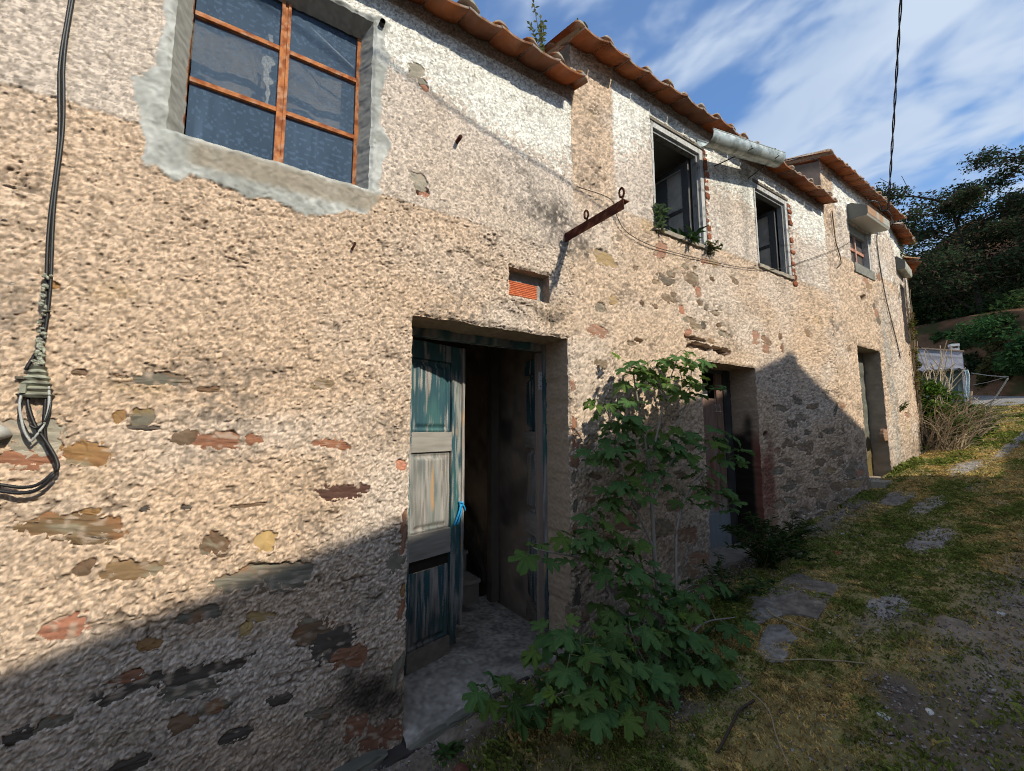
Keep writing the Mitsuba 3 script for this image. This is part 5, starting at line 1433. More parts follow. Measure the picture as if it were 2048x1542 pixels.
def cover(x, y):
    """How grassy each place is, 0..1."""
    P = np.stack([x, y, 0 * x], -1)
    g = fbm(P * np.array([0.9, 1.6, 1]), 4, 21) * 0.7 + fbm(P * 3.3, 3, 22) * 0.3
    m = sst(0.32, 0.50, g + 0.10 * sst(3.5, 9, x))
    m *= 1 - 0.85 * np.exp(-((y + 1.80 + 0.05 * np.sin(x)) / 0.26) ** 2) * sst(8.5, 5.5, x)
    m *= 1 - 0.95 * np.exp(-((y + 0.15) / 0.22) ** 2) * sst(7.5, 6.5, x)
    m *= 1 - 0.9 * sst(1.7, 0.7, x) * sst(-1.4, -0.9, y)
    for (px, py, a, b) in PATCH:
        m *= 1 - 0.92 * sst(1.3, 0.6, np.hypot((x - px) / a, (y - py) / b) + 0.5 * (fbm(P * 6, 3, 25) - 0.5))
    return m


xs = np.concatenate([np.arange(-6, -0.5, 0.25), np.arange(-0.5, 3, 0.012), np.arange(3, 6, 0.018), np.arange(6, 11, 0.035), np.arange(11, 20, 0.10), np.arange(20, 46, 0.6), [60, 120, 260]])
ys = np.concatenate([[-160, -60, -24, -14, -9, -6], np.arange(-4.5, -2.3, 0.10), np.arange(-2.3, 0.06, 0.013), np.arange(0.08, 3, 0.15), np.arange(3, 14, 0.6), [20, 40, 90, 180]])
X, Y = np.meshgrid(xs, ys, indexing="ij")
Z = gz(X, Y)
P = np.stack([X, Y, Z], -1).reshape(-1, 3)
gm = cover(X, Y).reshape(-1)
dirt = mixc((0.15, 0.118, 0.092), (0.30, 0.245, 0.20), fbm(P * np.array([14, 14, 0]), 3, 31))
dirt = mixc(dirt, (0.075, 0.060, 0.048), sst(0.5, 0.7, fbm(P * np.array([1.7, 2.4, 0]), 3, 32)) * 0.7)
dirt = dirt * (0.7 + 0.6 * noise(P * np.array([85, 85, 0]), 33))[:, None]
mossc = mixc((0.17, 0.155, 0.05), (0.37, 0.275, 0.115), fbm(P * np.array([2.2, 3, 0]), 3, 34)) * (0.6 + 0.8 * noise(P * np.array([60, 60, 0]), 35))[:, None]
col = mixc(dirt, mossc, gm * 0.85)
for (px, py, a, b) in PATCH:
    k = sst(1.15, 0.75, np.hypot((P[:, 0] - px) / a, (P[:, 1] - py) / b) + 0.6 * (fbm(P * np.array([7, 7, 0]), 3, 36) - 0.5))
    col = mixc(col, (0.36, 0.335, 0.31) * (0.6 + 0.7 * noise(P * np.array([40, 40, 0]), 37))[:, None] if False else np.array((0.34, 0.315, 0.29)) * (0.35 + 0.7 * noise(P * np.array([30, 30, 0]), 37) + 0.5 * noise(P * np.array([80, 80, 0]), 39))[:, None], k * 0.75)
Pd = P.copy()
near = (np.abs(P[:, 0] - 4) < 7) & (P[:, 1] > -2.4)
Pd[:, 2] += near * (0.012 * (noise(P * np.array([45, 45, 0]), 38) - 0.5) + 0.022 * (noise(P * np.array([15, 15, 0]), 40) - 0.5))
MB().add(Pd, gridfaces(len(xs), len(ys)), col).put("ground", smooth=True, numbered=False)
tag("ground", "bare earth and thin turf of the lane along the row", None, None, "structure")

# grass blades, as one mesh
gr = np.random.default_rng(51)


def blades(n, xr, yr, hmin, hmax, wmul):
    x = gr.uniform(*xr, n)
    y = gr.uniform(*yr, n)
    keep = gr.uniform(size=n) < cover(x, y) * (0.35 + 0.65 * sst(0.35, 0.6, fbm(np.stack([x * 2.2, y * 3, 0 * x], -1), 3, 41)))
    keep &= ~((y > -0.02) & (x < 10.6))
    x, y = x[keep], y[keep]
    m = len(x)
    z = gz(x, y)
    tuft = sst(0.55, 0.75, fbm(np.stack([x * 1.6, y * 2.2, 0 * x], -1), 3, 43))
    h = gr.uniform(hmin, hmax, m) * (0.6 + 0.9 * tuft)
    a = gr.uniform(0, 2 * np.pi, m)
    ln = gr.uniform(0.5, 1.6, m) * h
    w = gr.uniform(0.0015, 0.0045, m) * wmul
    d = np.stack([np.cos(a), np.sin(a)], -1)
    s = np.stack([-d[:, 1], d[:, 0]], -1)
    b0 = np.stack([x - s[:, 0] * w, y - s[:, 1] * w, z - 0.004], -1)
    b1 = np.stack([x + s[:, 0] * w, y + s[:, 1] * w, z - 0.004], -1)
    m1 = np.stack([x + d[:, 0] * ln * 0.4, y + d[:, 1] * ln * 0.4, z + h * 0.75], -1)
    tp = np.stack([x + d[:, 0] * ln, y + d[:, 1] * ln, z + h * gr.uniform(0.5, 1.0, m)], -1)
    v = np.stack([b0, b1, m1, tp], 1).reshape(-1, 3)
    k = np.arange(m) * 4
    f = np.concatenate([np.stack([k, k + 1, k + 2], -1), np.stack([k + 1, k + 3, k + 2], -1)])
    dry = sst(0.42, 0.62, fbm(np.stack([x * 1.3 + 5, y * 2.4, 0 * x], -1), 3, 42) + 0.30 * (noise(np.stack([x * 9, y * 9, 0 * x], -1), 44) - 0.5) + 0.30 * (noise(np.stack([x * 24, y * 24, 0 * x], -1), 45) - 0.5) + gr.uniform(-0.10, 0.10, m) - 0.15 * tuft)
    c = mixc((0.20, 0.235, 0.055), (0.60, 0.43, 0.17), dry) * (gr.uniform(0.55, 1.2, m) * (0.45 + 1.1 * noise(np.stack([x * 30, y * 30, 0 * x], -1), 46)))[:, None]
    return v, f, np.repeat(c, 4, 0)


mb = MB()
for args in ((150000, (0.8, 4.5), (-2.3, -0.03), 0.012, 0.034, 1.5), (90000, (4.5, 8.0), (-2.2, -0.03), 0.016, 0.042, 2.4), (52000, (8.0, 13.0), (-2.0, 0.9), 0.018, 0.05, 2.6), (26000, (13.0, 18.0), (-2.0, 2.0), 0.03, 0.07, 5)):
    v, f, c = blades(*args)
    mb.add(v, f, c)
mb.put("grass", "farleaf", numbered=False)
tag("grass", "short mossy half-dry grass growing in patches over the lane", "grass", None, "stuff")
# gravel
oct_v = np.array([[1, 0, 0], [-1, 0, 0], [0, 1, 0], [0, -1, 0], [0, 0, 1], [0, 0, -1.0]])
oct_f = np.array([[0, 2, 4], [2, 1, 4], [1, 3, 4], [3, 0, 4], [2, 0, 5], [1, 2, 5], [3, 1, 5], [0, 3, 5]])
mb = MB()
for n, xr, smin, smax in ((42000, (0.3, 3.5), 0.0025, 0.011), (20000, (3.5, 8.0), 0.004, 0.014)):
    x, y = gr.uniform(*xr, n), gr.uniform(-2.35, -0.02, n)
    k = gr.uniform(size=n) > cover(x, y) * 0.9
    x, y = x[k], y[k]
    m = len(x)
    s = smin + (smax - smin) * gr.uniform(size=m) ** 2.5
    V = oct_v[None] * (s[:, None] * gr.uniform(0.6, 1.3, (m, 3)) * [1, 1, 0.7])[:, None] + gr.normal(size=(m, 6, 3)) * 0.18 * s[:, None, None]
    a = gr.uniform(0, 6.28, m)
    ca, sa = np.cos(a)[:, None], np.sin(a)[:, None]
    V = np.stack([ca * V[..., 0] - sa * V[..., 1] + x[:, None], sa * V[..., 0] + ca * V[..., 1] + y[:, None], V[..., 2] + gz(x, y)[:, None] + 0.2 * s[:, None]], -1)
    F = (oct_f[None] + (np.arange(m) * 6)[:, None, None]).reshape(-1, 3)
    pal = np.array([(0.24, 0.21, 0.19), (0.17, 0.13, 0.11), (0.33, 0.30, 0.28), (0.12, 0.10, 0.09), (0.27, 0.19, 0.14), (0.45, 0.43, 0.40)])
    c = pal[gr.choice(6, m, p=[0.3, 0.25, 0.16, 0.16, 0.1, 0.03])] * gr.uniform(0.7, 1.2, m)[:, None]
    mb.add(V.reshape(-1, 3), F, np.repeat(c, 6, 0))
mb.put("gravel", numbered=False)
tag("gravel", "loose fine gravel on the worn parts of the lane", "gravel", None, "stuff")


def flat_stone(x, y, L, W, Hh, a, col, label, cat, key, group=None, sink=0.80, tilt=(0, 0)):
    rg = np.random.default_rng(int(abs(x * 1000 + y * 333)))
    v, f = boulder(rg, L, Hh, W, n=16 if L > 0.2 else 11)
    if L > 0.2:
        for _ in range(3):
            v, f = trimesh.remesh.subdivide(v, f)
        v = v + np.array([0.05, 0.012, 0.05]) * np.stack([fbm(v * 9, 3, q) - 0.5 for q in (3, 4, 5)], -1)
    v = np.stack([v[:, 0], v[:, 2], -v[:, 1]], -1)
    v[:, 2] += tilt[0] * v[:, 0] + tilt[1] * v[:, 1]
    v = rz(v, math.radians(a), (x, y, float(gz(np.array([x]), np.array([y]))[0]) + Hh * (1 - sink)))
    v = conform(v, x, y)
    c = rough(v, col, 16, 0.9) * (0.6 + 0.8 * noise(v * 50, 31))[:, None]
    k = MB().add(v, f, c).put(key)
    tag(k, label, cat, group)


flat_stone(3.72, -0.72, 0.80, 0.42, 0.05, 8, (0.20, 0.165, 0.135), "large flat stone slab sunk in the turf before the plank door", "slab", "stone_slab")
flat_stone(3.30, -0.60, 0.45, 0.30, 0.06, -12, (0.22, 0.195, 0.17), "stone slab half under the shrub, left of the large slab before the plank door", "slab", "stone_slab")
flat_stone(3.00, -0.88, 0.50, 0.18, 0.05, 14, (0.25, 0.225, 0.20), "narrow pale slab at the right edge of the fig bush", "slab", "stone_slab")
flat_stone(7.05, -0.42, 0.85, 0.28, 0.05, 4, (0.22, 0.19, 0.165), "worn stone tread in the grass before the blocked doorway", "slab", "stone_slab")
flat_stone(5.00, -0.16, 0.22, 0.14, 0.11, 20, (0.30, 0.21, 0.14), "tan block of stone lying at the wall foot right of the plank doorway", "stone", "fallen_stone")
flat_stone(5.30, -0.13, 0.24, 0.12, 0.08, -8, (0.14, 0.12, 0.10), "dark stone lying at the wall foot beside the tan block", "stone", "fallen_stone")
flat_stone(4.76, -0.60, 0.12, 0.07, 0.045, 30, (0.34, 0.13, 0.075), "red brick fragment on the gravel before the plank door", "brick", "brick_fragment")
flat_stone(1.02, -0.36, 0.085, 0.075, 0.05, 10, (0.15, 0.065, 0.05), "dark red brick fragment lying below the doorstep", "brick", "brick_fragment")
flat_stone(1.32, -0.44, 0.040, 0.035, 0.02, 10, (0.42, 0.20, 0.11), "orange chip of tile on the gravel below the doorstep", "chip", "brick_fragment")
for q, (x, y, s, lb) in enumerate(((3.55, -1.92, 0.07, "white chip on the worn wheel track at the right"), (2.95, -1.62, 0.05, "white stone chip in the grass low at the right"), (2.75, -1.50, 0.06, "flat white chip beside the white stone chip low at the right"),
                                   (4.35, -1.66, 0.05, "pale chip on the turf right of the smaller bare patch"), (8.3, -0.45, 0.09, "white fragment in the sunlit grass by the blocked doorway"), (5.4, -0.42, 0.08, "white plaster crumb at the foot of the rubble wall"))):
    flat_stone(x, y, s, s * 0.6, 0.02, 40 * q, (0.55, 0.53, 0.50), lb, "chip", "stone_chip")
for q, (pts, r, lb) in enumerate((([(1.95, -1.12, 0.015), (2.1, -1.10, 0.03), (2.25, -1.06, 0.02), (2.36, -1.08, 0.03)], 0.007, "dark twig lying on the turf in the foreground"), ([(2.42, -1.02, 0.02), (2.36, -1.15, 0.02), (2.22, -1.25, 0.025), (2.1, -1.36, 0.015)], 0.004, "pale dry stalk lying crosswise by the dark twig"),
                                  ([(1.42, -0.72, 0.02), (1.30, -0.82, 0.03), (1.16, -0.92, 0.015)], 0.006, "straw-coloured stick lying before the doorstep"), ([(2.75, -0.95, 0.03), (2.95, -1.15, 0.02), (3.1, -1.32, 0.02)], 0.004, "long pale stalk lying in the grass right of the fig bush"),
                                  ([(3.25, -1.0, 0.02), (3.2, -0.8, 0.06), (3.22, -0.72, 0.08)], 0.006, "short stick leaning on the narrow pale slab"))):
    p = curve(pts, 14)
    p[:, 2] += gz(p[:, 0], p[:, 1])
    v, f = tube(p, r, 6)
    tag(MB().add(v, f, (0.07, 0.055, 0.045) if q == 0 else (0.34, 0.27, 0.17)).put("twig", smooth=True), lb, "twig")

# ---------------------------------------------------------------- the far end: road, bank, trees, shed, brambles
v, f = sheet(lambda a, b: np.stack([15.5 + 8.0 * a, -5.0 + 9.5 * b, 0 * a], -1), 70, 90)
edge_in = 17.3 + 0.25 * (v[:, 1] - 0.4) + 0.45 * (fbm(v * 0.8, 3, 3) - 0.5)
edge_out = 19.9 + 0.95 * (v[:, 1] + 0.1)
t = (v[:, 0] - 15.5) / 8.0
v[:, 0] = edge_in + t * (edge_out - edge_in)
v[:, 2] = gz(v[:, 0], v[:, 1]) + 0.03
MB().add(v, f, rough(v, (0.27, 0.255, 0.245), 3, 0.5)).put("road", smooth=True, numbered=False)
tag("road", "pale worn road curving away behind the end of the row", None, None, "structure")


def bank(a, b):
    """The cut bank beyond the road, curving round behind the row; a along, b up."""
    s = -9 + 34 * a
    bx = 19.9 + 0.95 * (s + 0.1) * sst(-4, 0, s) + 0.2 * np.minimum(s + 2, 0)
    bx = np.where(s > 6, 25.6 + 0.55 * (s - 6), bx)
    h = 0.15 + 3.0 * sst(0.0, 0.34, b) + 6.5 * np.maximum(b - 0.30, 0) + 20.0 * np.maximum(b - 0.6, 0)
    h = h * (0.80 + 0.30 * fbm(np.stack([s * 0.3, b * 0, b * 0], -1), 2, 6))
    out = 1.9 * b / 0.34 * (b < 0.34) + (b >= 0.34) * (1.9 + (b - 0.34) * 32)
    bump = 0.7 * (fbm(np.stack([s * 0.9, b * 7, 0 * b], -1), 4, 7) - 0.5)
    x = bx + out * 0.9 - bump
    y = s - out * 0.35
    return np.stack([x, y, ground_z(bx, s) - 0.1 + h + 0.3 * bump], -1)


v, f = sheet(bank, 220, 120)
c = mixc((0.125, 0.062, 0.036), (0.21, 0.115, 0.065), fbm(v * 1.5, 4, 3))
c = c * (0.5 + 1.0 * fbm(v * 6, 3, 9))[:, None]
c = mixc(c, (0.05, 0.062, 0.025), sst(0.50, 0.62, fbm(v * np.array([0.9, 0.9, 1.6]), 4, 5)) * 0.8)
MB().add(v, f, c).put("hillside", smooth=True, numbered=False)
tag("hillside", "red-brown cut bank rising beyond the road to wooded ground", None, None, "structure")


def clump(rng, centre, radii, n, size, cols, lump=3.0):
    """Leaf faces through an uneven crown volume: (v, f, c)."""
    d = rng.normal(size=(n, 3))
    d /= np.linalg.norm(d, axis=1, keepdims=True)
    r = rng.uniform(0, 1, n) ** 0.45
    p = d * r[:, None]
    keep = noise(p * lump + rng.uniform(0, 50), 3) + 0.25 * (1 - r) > 0.42
    p = p[keep]
    p = p * (0.72 + 0.55 * noise(p / np.maximum(np.linalg.norm(p, axis=1, keepdims=True), 1e-6) * 2.1 + rng.uniform(0, 50), 5))[:, None]
    p = np.asarray(centre) + p * np.asarray(radii)
    m = len(p)
    a = rng.normal(size=(m, 3))
    a[:, 2] *= 0.6
    a /= np.linalg.norm(a, axis=1, keepdims=True)
    b = np.cross(a, rng.normal(size=(m, 3)))
    b /= np.linalg.norm(b, axis=1, keepdims=True)
    s = (size * rng.uniform(0.5, 1.4, m))[:, None]
    v = np.stack([p - a * s, p + b * s * 0.42, p + a * s, p - b * s * 0.42], 1).reshape(-1, 3)
    k = np.arange(m) * 4
    f = np.concatenate([np.stack([k, k + 1, k + 2], -1), np.stack([k, k + 2, k + 3], -1)])
    cols = np.asarray(cols, float)
    c = cols[rng.integers(len(cols), size=m)] * rng.uniform(0.6, 1.4, m)[:, None]
    return v, f, np.repeat(c, 4, 0)


def undergrowth():
    """Scrub that covers the bank: one mass nobody could count."""
    rg = np.random.default_rng(91)
    mb = MB()
    for k in range(640):
        a, b = rg.uniform(0.17, 0.52), rg.uniform(0.05, 1.0) ** 0.85
        if b < 0.36 and rg.uniform() < 0.72 - 1.0 * (a - 0.30):
            continue
        p = bank(np.array([a]), np.array([b]))[0]
        r = rg.uniform(0.3, 0.75) * (0.6 if b < 0.36 else 1.2)
        cl = [[(0.045, 0.09, 0.03), (0.065, 0.11, 0.035)], [(0.035, 0.06, 0.025), (0.05, 0.08, 0.03)], [(0.12, 0.10, 0.045), (0.09, 0.095, 0.035)]][rg.choice(3, p=[0.45, 0.4, 0.15])]
        mb.add(*clump(rg, p + [0, 0, 0.25 * r], (r, r, r * 0.75), 190, 0.085, cl))
    mb.put("undergrowth", "farleaf", numbered=False)
    tag("undergrowth", "dense dark green scrub covering the top of the bank", "scrub", None, "stuff")


def tree(key, base, h, spread, seed, cols, n, label, leaf=0.11, lean=(0, 0)):
    rg = np.random.default_rng(seed)
    base = np.asarray(base, float)
    tr, cr = MB(), MB()
    top = base + np.array([lean[0], lean[1], h * 0.8])
    trunk = curve([base - [0, 0, 0.5], base + [lean[0] * 0.3, lean[1] * 0.3, h * 0.35], top], 14)
    tr.add(*tube(trunk, np.linspace(0.15, 0.03, len(trunk)) * h / 7, 8), (0.075, 0.062, 0.05))
    L = 15
    for k in range(L):
        t = 0.22 + 0.75 * (k + rg.uniform(0, 0.8)) / L
        p0 = trunk[min(len(trunk) - 1, int(t * len(trunk)))]
        a = k * 2.4 + rg.uniform(-0.5, 0.5)
        ln = spread * (1.05 - 0.55 * t) * rg.uniform(0.7, 1.15)
        p1 = p0 + np.array([math.cos(a) * ln, math.sin(a) * ln, ln * rg.uniform(0.15, 0.6)])
        br = curve([p0, (p0 + p1) / 2 + [0, 0, 0.12 * ln], p1], 8)
        tr.add(*tube(br, np.linspace(0.05, 0.012, len(br)) * h / 7, 5), (0.065, 0.055, 0.045))
        for q in range(4):
            ct = br[[3, 5, 7, 8][q] if len(br) > 8 else -1 - q] + rg.normal(size=3) * 0.12 * ln
            rr = ln * rg.uniform(0.24, 0.42)
            cr.add(*clump(rg, ct, (rr * 1.25, rr * 1.25, rr * 0.62), n // (L * 4), leaf, cols))
            for w in range(2):
                e = ct + rg.normal(size=3) * rr * 0.7
                tr.add(*tube(np.array([br[4], (br[4] + e) / 2 + [0, 0, 0.04], e]), 0.010, 4), (0.06, 0.05, 0.04))
    tr.put(key + "__trunk", smooth=True, numbered=False)
    cr.put(key + "__crown", "farleaf", numbered=False)
    tag(key, label, "tree", "trees on the bank")


OLIVE = [(0.040, 0.068, 0.034), (0.055, 0.090, 0.042), (0.060, 0.072, 0.036), (0.095, 0.066, 0.045)]
DEEP = [(0.022, 0.036, 0.018), (0.034, 0.052, 0.024), (0.045, 0.060, 0.026)]
tree("bank_tree", (25.3, 1.35, 3.4), 7.6, 3.7, 1, OLIVE, 42000, "dark open-crowned tree on the bank, the largest against the sky at the right", 0.072, (-0.6, 0.5))
tree("bank_tree_001", (26.4, -0.75, 4.0), 7.9, 3.0, 2, OLIVE, 36000, "tall dark tree cut off by the right edge of the picture", 0.062)
tree("bank_tree_002", (27.8, 3.3, 3.6), 4.4, 2.8, 3, DEEP, 22000, "lower dark tree left of the large tree, reaching towards the last eaves", 0.06, (-0.3, 0.3))


def shrub(key, c, r, n, cols, label, seed, leaf=0.07, cat="shrub"):
    rg = np.random.default_rng(seed)
    c = np.asarray(c, float)
    fo, st = MB(), MB()
    for q in range(9):
        o = rg.normal(size=3) * np.array(r) * 0.42
        fo.add(*clump(rg, c + o, np.array(r) * rg.uniform(0.40, 0.65), 2 * n // 9, leaf, cols))
        st.add(*tube(curve([c - [0, 0, r[2]], c + o * 0.5 - [0, 0, r[2] * 0.3], c + o], 6), 0.02, 4), (0.07, 0.055, 0.04))
    st.put(key + "__stem", numbered=False)
    fo.put(key + "__foliage", "farleaf", numbered=False)
    tag(key, label, cat)


GRN = [(0.045, 0.105, 0.035), (0.065, 0.13, 0.040), (0.035, 0.075, 0.03)]
shrub("bank_shrub", (22.9, -0.15, 3.35), (1.5, 1.6, 0.95), 7500, GRN, "deep green shrub on top of the bare bank, nearest the right edge of the picture", 11)
shrub("bank_shrub_001", (24.3, 1.25, 3.35), (1.3, 1.4, 1.0), 7000, GRN, "dark green shrub on the bank under the largest tree", 12)
shrub("bank_shrub_002", (26.4, 2.7, 3.45), (1.4, 1.3, 1.1), 6500, DEEP, "dark green shrub on the bank above the small white shed", 13)
shrub("bank_shrub_003", (27.8, 3.5, 4.75), (1.2, 0.8, 0.7), 4500, [(0.15, 0.105, 0.06), (0.20, 0.14, 0.085), (0.10, 0.085, 0.045)], "brownish half-dry shrub beside the end of the row", 14)
shrub("bank_shrub_004", (30.2, 4.2, 6.0), (2.2, 1.6, 1.3), 7000, [(0.075, 0.115, 0.035), (0.055, 0.095, 0.03)], "lighter green rounded shrub below the last eaves", 15)
shrub("bank_shrub_005", (20.6, -0.4, 2.2), (0.7, 0.9, 0.8), 4200, GRN, "bright green shrub at the right edge of the picture, hanging over the bank", 16)
shrub("bank_shrub_006", (22.6, 1.3, 2.0), (0.6, 0.7, 0.55), 3000, DEEP, "small dark bush low on the bank behind the washing-line arm", 17)
shrub("bank_shrub_007", (21.4, 0.7, 2.0), (0.5, 0.35, 0.6), 2200, [(0.07, 0.075, 0.025), (0.10, 0.09, 0.035)], "olive tuft halfway up the bare earth bank", 18)

undergrowth()
# low white shed
sh = (17.9, 0.78)


def place_s(v):
    v = np.asarray(v, float)
    return rz(v, math.radians(-62), (sh[0], sh[1], 0.70))


# local: x along the gable wall (away from the corner, to the left), y into the shed
mb = MB()
v, f = sheet(lambda a, b: np.stack([-2.2 * a, 0 * a + 0.008 * fbm(np.stack([a * 20, b * 20, 0 * a], -1), 2, 3), 1.60 * b + b * 0.42 * a - 0.3 * (1 - b)], -1), 60, 50)
c = mixc((0.47, 0.46, 0.52), (0.24, 0.24, 0.26), sst(0.5, 0.7, fbm(v * np.array([3, 3, 9.0]), 4, 4)))
c = mixc(c, (0.20, 0.20, 0.21), np.exp(-((v[:, 2] - 1.42 - 0.16 * -v[:, 0]) / 0.02) ** 2) * 0.7)
mb.add(place_s(v), f, c)
v, f = sheet(lambda a, b: np.stack([0 * a, 2.5 * a, -0.3 + b * 1.9], -1), 30, 30)
mb.add(place_s(v), f, rough(v, (0.45, 0.45, 0.48), 5))
mb.put("white_shed__wall", smooth=True)
v, f = gbox(-2.25, 0.03, -0.03, 2.5, 1.595, 1.635, res=0.08)
v[:, 2] += 0.19 * -v[:, 0] + 0.01 * noise(v * 20, 3)
MB().add(place_s(v), f, rough(v, (0.33, 0.25, 0.20), 8)).put("white_shed__roof")
mb = MB()
v, f = gbox(-0.20, -0.02, 0.10, 0.28, 1.55, 1.73, res=0.05)
mb.add(place_s(v), f, rough(v, (0.5, 0.5, 0.52), 9))
for cx in (-0.20, -0.05):
    v, f = gbox(cx, cx + 0.03, 0.10, 0.28, 1.73, 1.80)
    mb.add(place_s(v), f, (0.36, 0.36, 0.37))
v, f = gbox(-0.21, -0.01, 0.09, 0.29, 1.80, 1.87, res=0.05)
mb.add(place_s(v), f, (0.62, 0.63, 0.66))
mb.put("white_shed__chimney")
mb = MB()
v, f = sheet(lambda a, b: np.stack([-2.2 + 2.15 * a, -0.30 * b + 0 * a, 1.09 + 0.035 * np.sin(a * 2 * np.pi * 10) - 0.03 * b], -1), 121, 4)
mb.add(place_s(v), f, (0.25, 0.26, 0.27))
mb.put("white_shed__corrugated_sheet", smooth=True)
v, f = sheet(lambda a, b: np.stack([-2.2 + 2.12 * a, -0.04 + 0.02 * np.sin(a * 2 * np.pi * 4 + 4 * b), -0.4 + 1.45 * b], -1), 60, 40)
MB().add(place_s(v), f, mixc((0.085, 0.115, 0.115), (0.15, 0.19, 0.185), fbm(v * np.array([2, 2, 7.0]), 3, 4))).put("white_shed__tarpaulin", smooth=True)
v, f = sheet(lambda a, b: np.stack([-0.06 + 0.10 * a + 0.03 * np.sin(b * 9), -0.10 + 0.03 * np.sin(a * 9 + b * 5), -0.35 + 1.40 * b], -1), 14, 40)
MB().add(place_s(v), f, mixc((0.45, 0.56, 0.62), (0.70, 0.78, 0.82), fbm(v * 9, 3, 3))).put("white_shed__plastic_sheet", smooth=True)
tag("white_shed", "small low white shed with a chimney and corrugated edge beyond the brambles", "shed")
# fence panel and leaning post before it
mb = MB()
fp0, fp1 = np.array([16.9, 0.72, 0.62]), np.array([16.7, 1.55, 0.62])
for k in range(17):
    p = fp0 + (fp1 - fp0) * k / 16
    mb.add(*tube(np.array([p + [0, 0, -0.3], p + [0, 0, 0.42]]), 0.009, 5), (0.22, 0.23, 0.24))
for z in (0.0, 0.42):
    mb.add(*tube(np.array([fp0 + [0, 0, z], fp1 + [0, 0, z]]), 0.014, 5), (0.30, 0.31, 0.32))
tag(mb.put("wire_fence"), "low railing of thin bars before the white shed", "fence")
v, f = tube(np.array([[16.2, 0.50, 0.35], [16.3, 0.42, 1.02]]), 0.03, 8)
tag(MB().add(v, f, rough(v, (0.42, 0.31, 0.21), 10)).put("fence_post"), "short leaning wooden post at the corner of the white shed", "post")
mb = MB()
for p, q, r in (((16.6, 0.20, 0.60), (16.4, -0.23, 1.30), 0.016), ((16.8, 0.46, 1.55), (16.4, -0.24, 1.34), 0.009), ((16.8, 0.46, 1.22), (16.4, -0.2, 1.34), 0.006), ((16.5, 0.42, 0.86), (16.6, 0.18, 0.60), 0.010)):
    p, q = np.array(p), np.array(q)
    mb.add(*tube(np.array([p, (p + q) / 2 - [0, 0, 0.02], q]), r, 5), (0.46, 0.44, 0.42))
tag(mb.put("washing_line_arm"), "thin grey washing-line arm standing out beside the road", "washing line")

# brambles and ivy at the end of the facade
br = np.random.default_rng(71)
st, fo = MB(), MB()
for k in range(900):
    b0 = np.array([10.75 + br.uniform(-0.55, 1.3), br.uniform(-0.42, 0.35), 0])
    b0[2] = float(gz(b0[:1], b0[1:2])[0])
    d = np.array([br.normal() * 0.55 - 0.05, br.normal() * 0.38 - 0.20, 1.0])
    d /= np.linalg.norm(d)
    hh = br.uniform(0.25, 1.05) * (1.15 - 0.25 * abs(b0[0] - 10.8))
    tip = b0 + d * hh + np.array([br.normal() * 0.1, br.normal() * 0.1 - 0.06, -0.15 * hh])
    p = curve([b0, b0 + d * hh * 0.6, tip], 7)
    st.add(*tube(p, np.linspace(0.0065, 0.003, len(p)), 4, cap=False), np.array((0.40, 0.32, 0.22)) * br.uniform(0.55, 1.35))
for k in range(26):
    c = np.array([10.75 + br.uniform(-0.45, 1.5), br.uniform(-0.50, 0.3), 0])
    c[2] = float(gz(c[:1], c[1:2])[0]) + br.uniform(0.02, 1.0) * (1.0 - 0.25 * abs(c[0] - 10.9))
    fo.add(*clump(br, c, (0.22, 0.20, 0.17), 190, 0.040, [(0.06, 0.12, 0.025), (0.09, 0.16, 0.03), (0.14, 0.17, 0.04), (0.04, 0.08, 0.02)]))
for k in range(14):
    c = np.array([10.70 + br.uniform(-0.1, 0.35), br.uniform(-0.16, 0.12), 0.35 + 0.6 * br.uniform() ** 2])
    fo.add(*clump(br, c, (0.16, 0.14, 0.17), 120, 0.042, [(0.07, 0.14, 0.025), (0.11, 0.18, 0.03)]))
for k in range(34):
    b0 = np.array([10.72 + br.uniform(-0.05, 0.5), br.uniform(-0.18, 0.2), br.uniform(-0.2, 0.5)])
    p = curve([b0, b0 + [br.uniform(-0.15, 0.3), br.uniform(-0.15, 0.1), 0.55], b0 + [br.uniform(-0.3, 0.6), br.uniform(-0.3, 0.15), br.uniform(0.7, 1.4)]], 9)
    st.add(*tube(p, 0.007, 4, cap=False), np.array((0.48, 0.40, 0.29)) * br.uniform(0.7, 1.3))
st.put("bramble_bush__dry_stems", numbered=False)
labels["bramble_bush__dry_stems"] = {"kind": "stuff"}
fo.put("bramble_bush__foliage", "leafmat", numbered=False)
labels["bramble_bush__foliage"] = {"kind": "stuff"}
tag("bramble_bush", "tangle of dry brambles and green ivy at the far corner of the facade", "bush")
mb, ml = MB(), MB()
for k in range(15):
    x0 = 10.68 - br.uniform(0.0, 0.42)
    pts = [(x0, -0.03, -0.2)]
    while pts[-1][2] < br.uniform(1.6, 3.0):
        q = pts[-1]
        pts.append((min(10.69, q[0] + br.normal() * 0.06), -0.03 + br.uniform(-0.02, 0.01), q[2] + br.uniform(0.2, 0.4)))
    p = place4(curve(pts, 40))
    mb.add(*tube(p, np.linspace(0.010, 0.004, len(p)), 4, cap=False), np.array((0.15, 0.115, 0.08)) * br.uniform(0.6, 1.5))
for k in range(26):
    c = place4(np.array([[10.60 - br.uniform(0, 0.5), -0.07, br.uniform(0.6, 2.2)]]))[0]
    ml.add(*clump(br, c, (0.06, 0.05, 0.08), 26, 0.028, [(0.10, 0.09, 0.03), (0.16, 0.10, 0.045), (0.10, 0.13, 0.03)]))
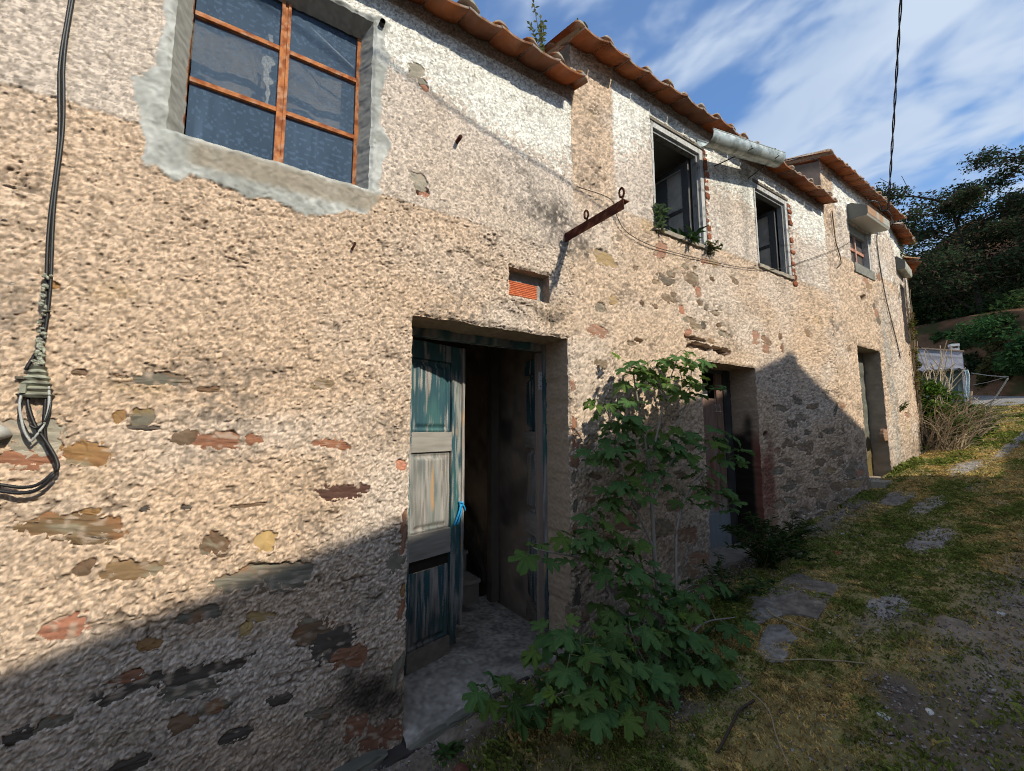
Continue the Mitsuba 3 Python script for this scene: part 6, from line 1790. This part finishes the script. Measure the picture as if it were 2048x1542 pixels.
mb.put("wall_vine__stem", numbered=False)
ml.put("wall_vine__foliage", "leafmat", numbered=False)
labels["wall_vine__foliage"] = {"kind": "stuff"}
tag("wall_vine", "dead creeper stems climbing the plaster of the far corner under the small shutter box", "creeper")

# ---------------------------------------------------------------- the house across the lane, behind the camera; it throws the gable shadow
YO = -6.0
sil = np.array([(-9.0, -3.6), (-0.66, -0.86), (0.86, -0.47), (3.67, 0.34), (5.36, 0.875), (5.42, 0.93), (5.60, 0.93), (5.66, 0.82), (6.04, 0.63), (7.56, -0.02), (8.12, -0.30), (8.14, -1.42), (8.4, -1.36), (10.5, -0.90), (13.0, -0.55), (17.0, 0.05), (17.0, -8.0), (-9.0, -8.0)])
sil = np.stack([sil[:, 0] - 0.24 * YO, sil[:, 1] - 0.74 * YO], -1)
from shapely.geometry import Polygon, box
house_p = Polygon(sil).intersection(box(-20, -4, 8.13 + 1.44, 20))
yard_p = Polygon(sil).intersection(box(8.13 + 1.44, -4, 40, 20))
for key, pg, th, colr, lab, cat in (("house_across", house_p, 5.0, (0.40, 0.36, 0.31), "house across the lane whose gable throws the pointed shadow over doors and wall", "house"), ("yard_wall", yard_p, 0.4, (0.36, 0.32, 0.27), "high yard wall beside the house across the lane, shading the turf at the right", "wall")):
    m = trimesh.creation.extrude_polygon(pg, th, engine="earcut")
    v = np.array(m.vertices)
    v = np.stack([v[:, 0], YO - v[:, 2], v[:, 1]], -1)
    MB().add(v, np.array(m.faces)[:, ::-1], colr).put(key + ("__wall" if key == "house_across" else ""), numbered=False)
    tag(key, lab, cat)
rp = np.array([s for s in sil if s[1] > 0.4 and s[0] < 9.6])
mb = MB()
for a, b in zip(rp[:-1], rp[1:]):
    v = np.array([(a[0], YO + 0.0, a[1] - 0.03), (b[0], YO + 0.0, b[1] - 0.03), (b[0], YO - 5.2, b[1] + 0.02), (a[0], YO - 5.2, a[1] + 0.02)])
    mb.add(v, np.array([[0, 1, 2, 3]]), (0.34, 0.16, 0.09))
mb.put("house_across__roof", numbered=False)
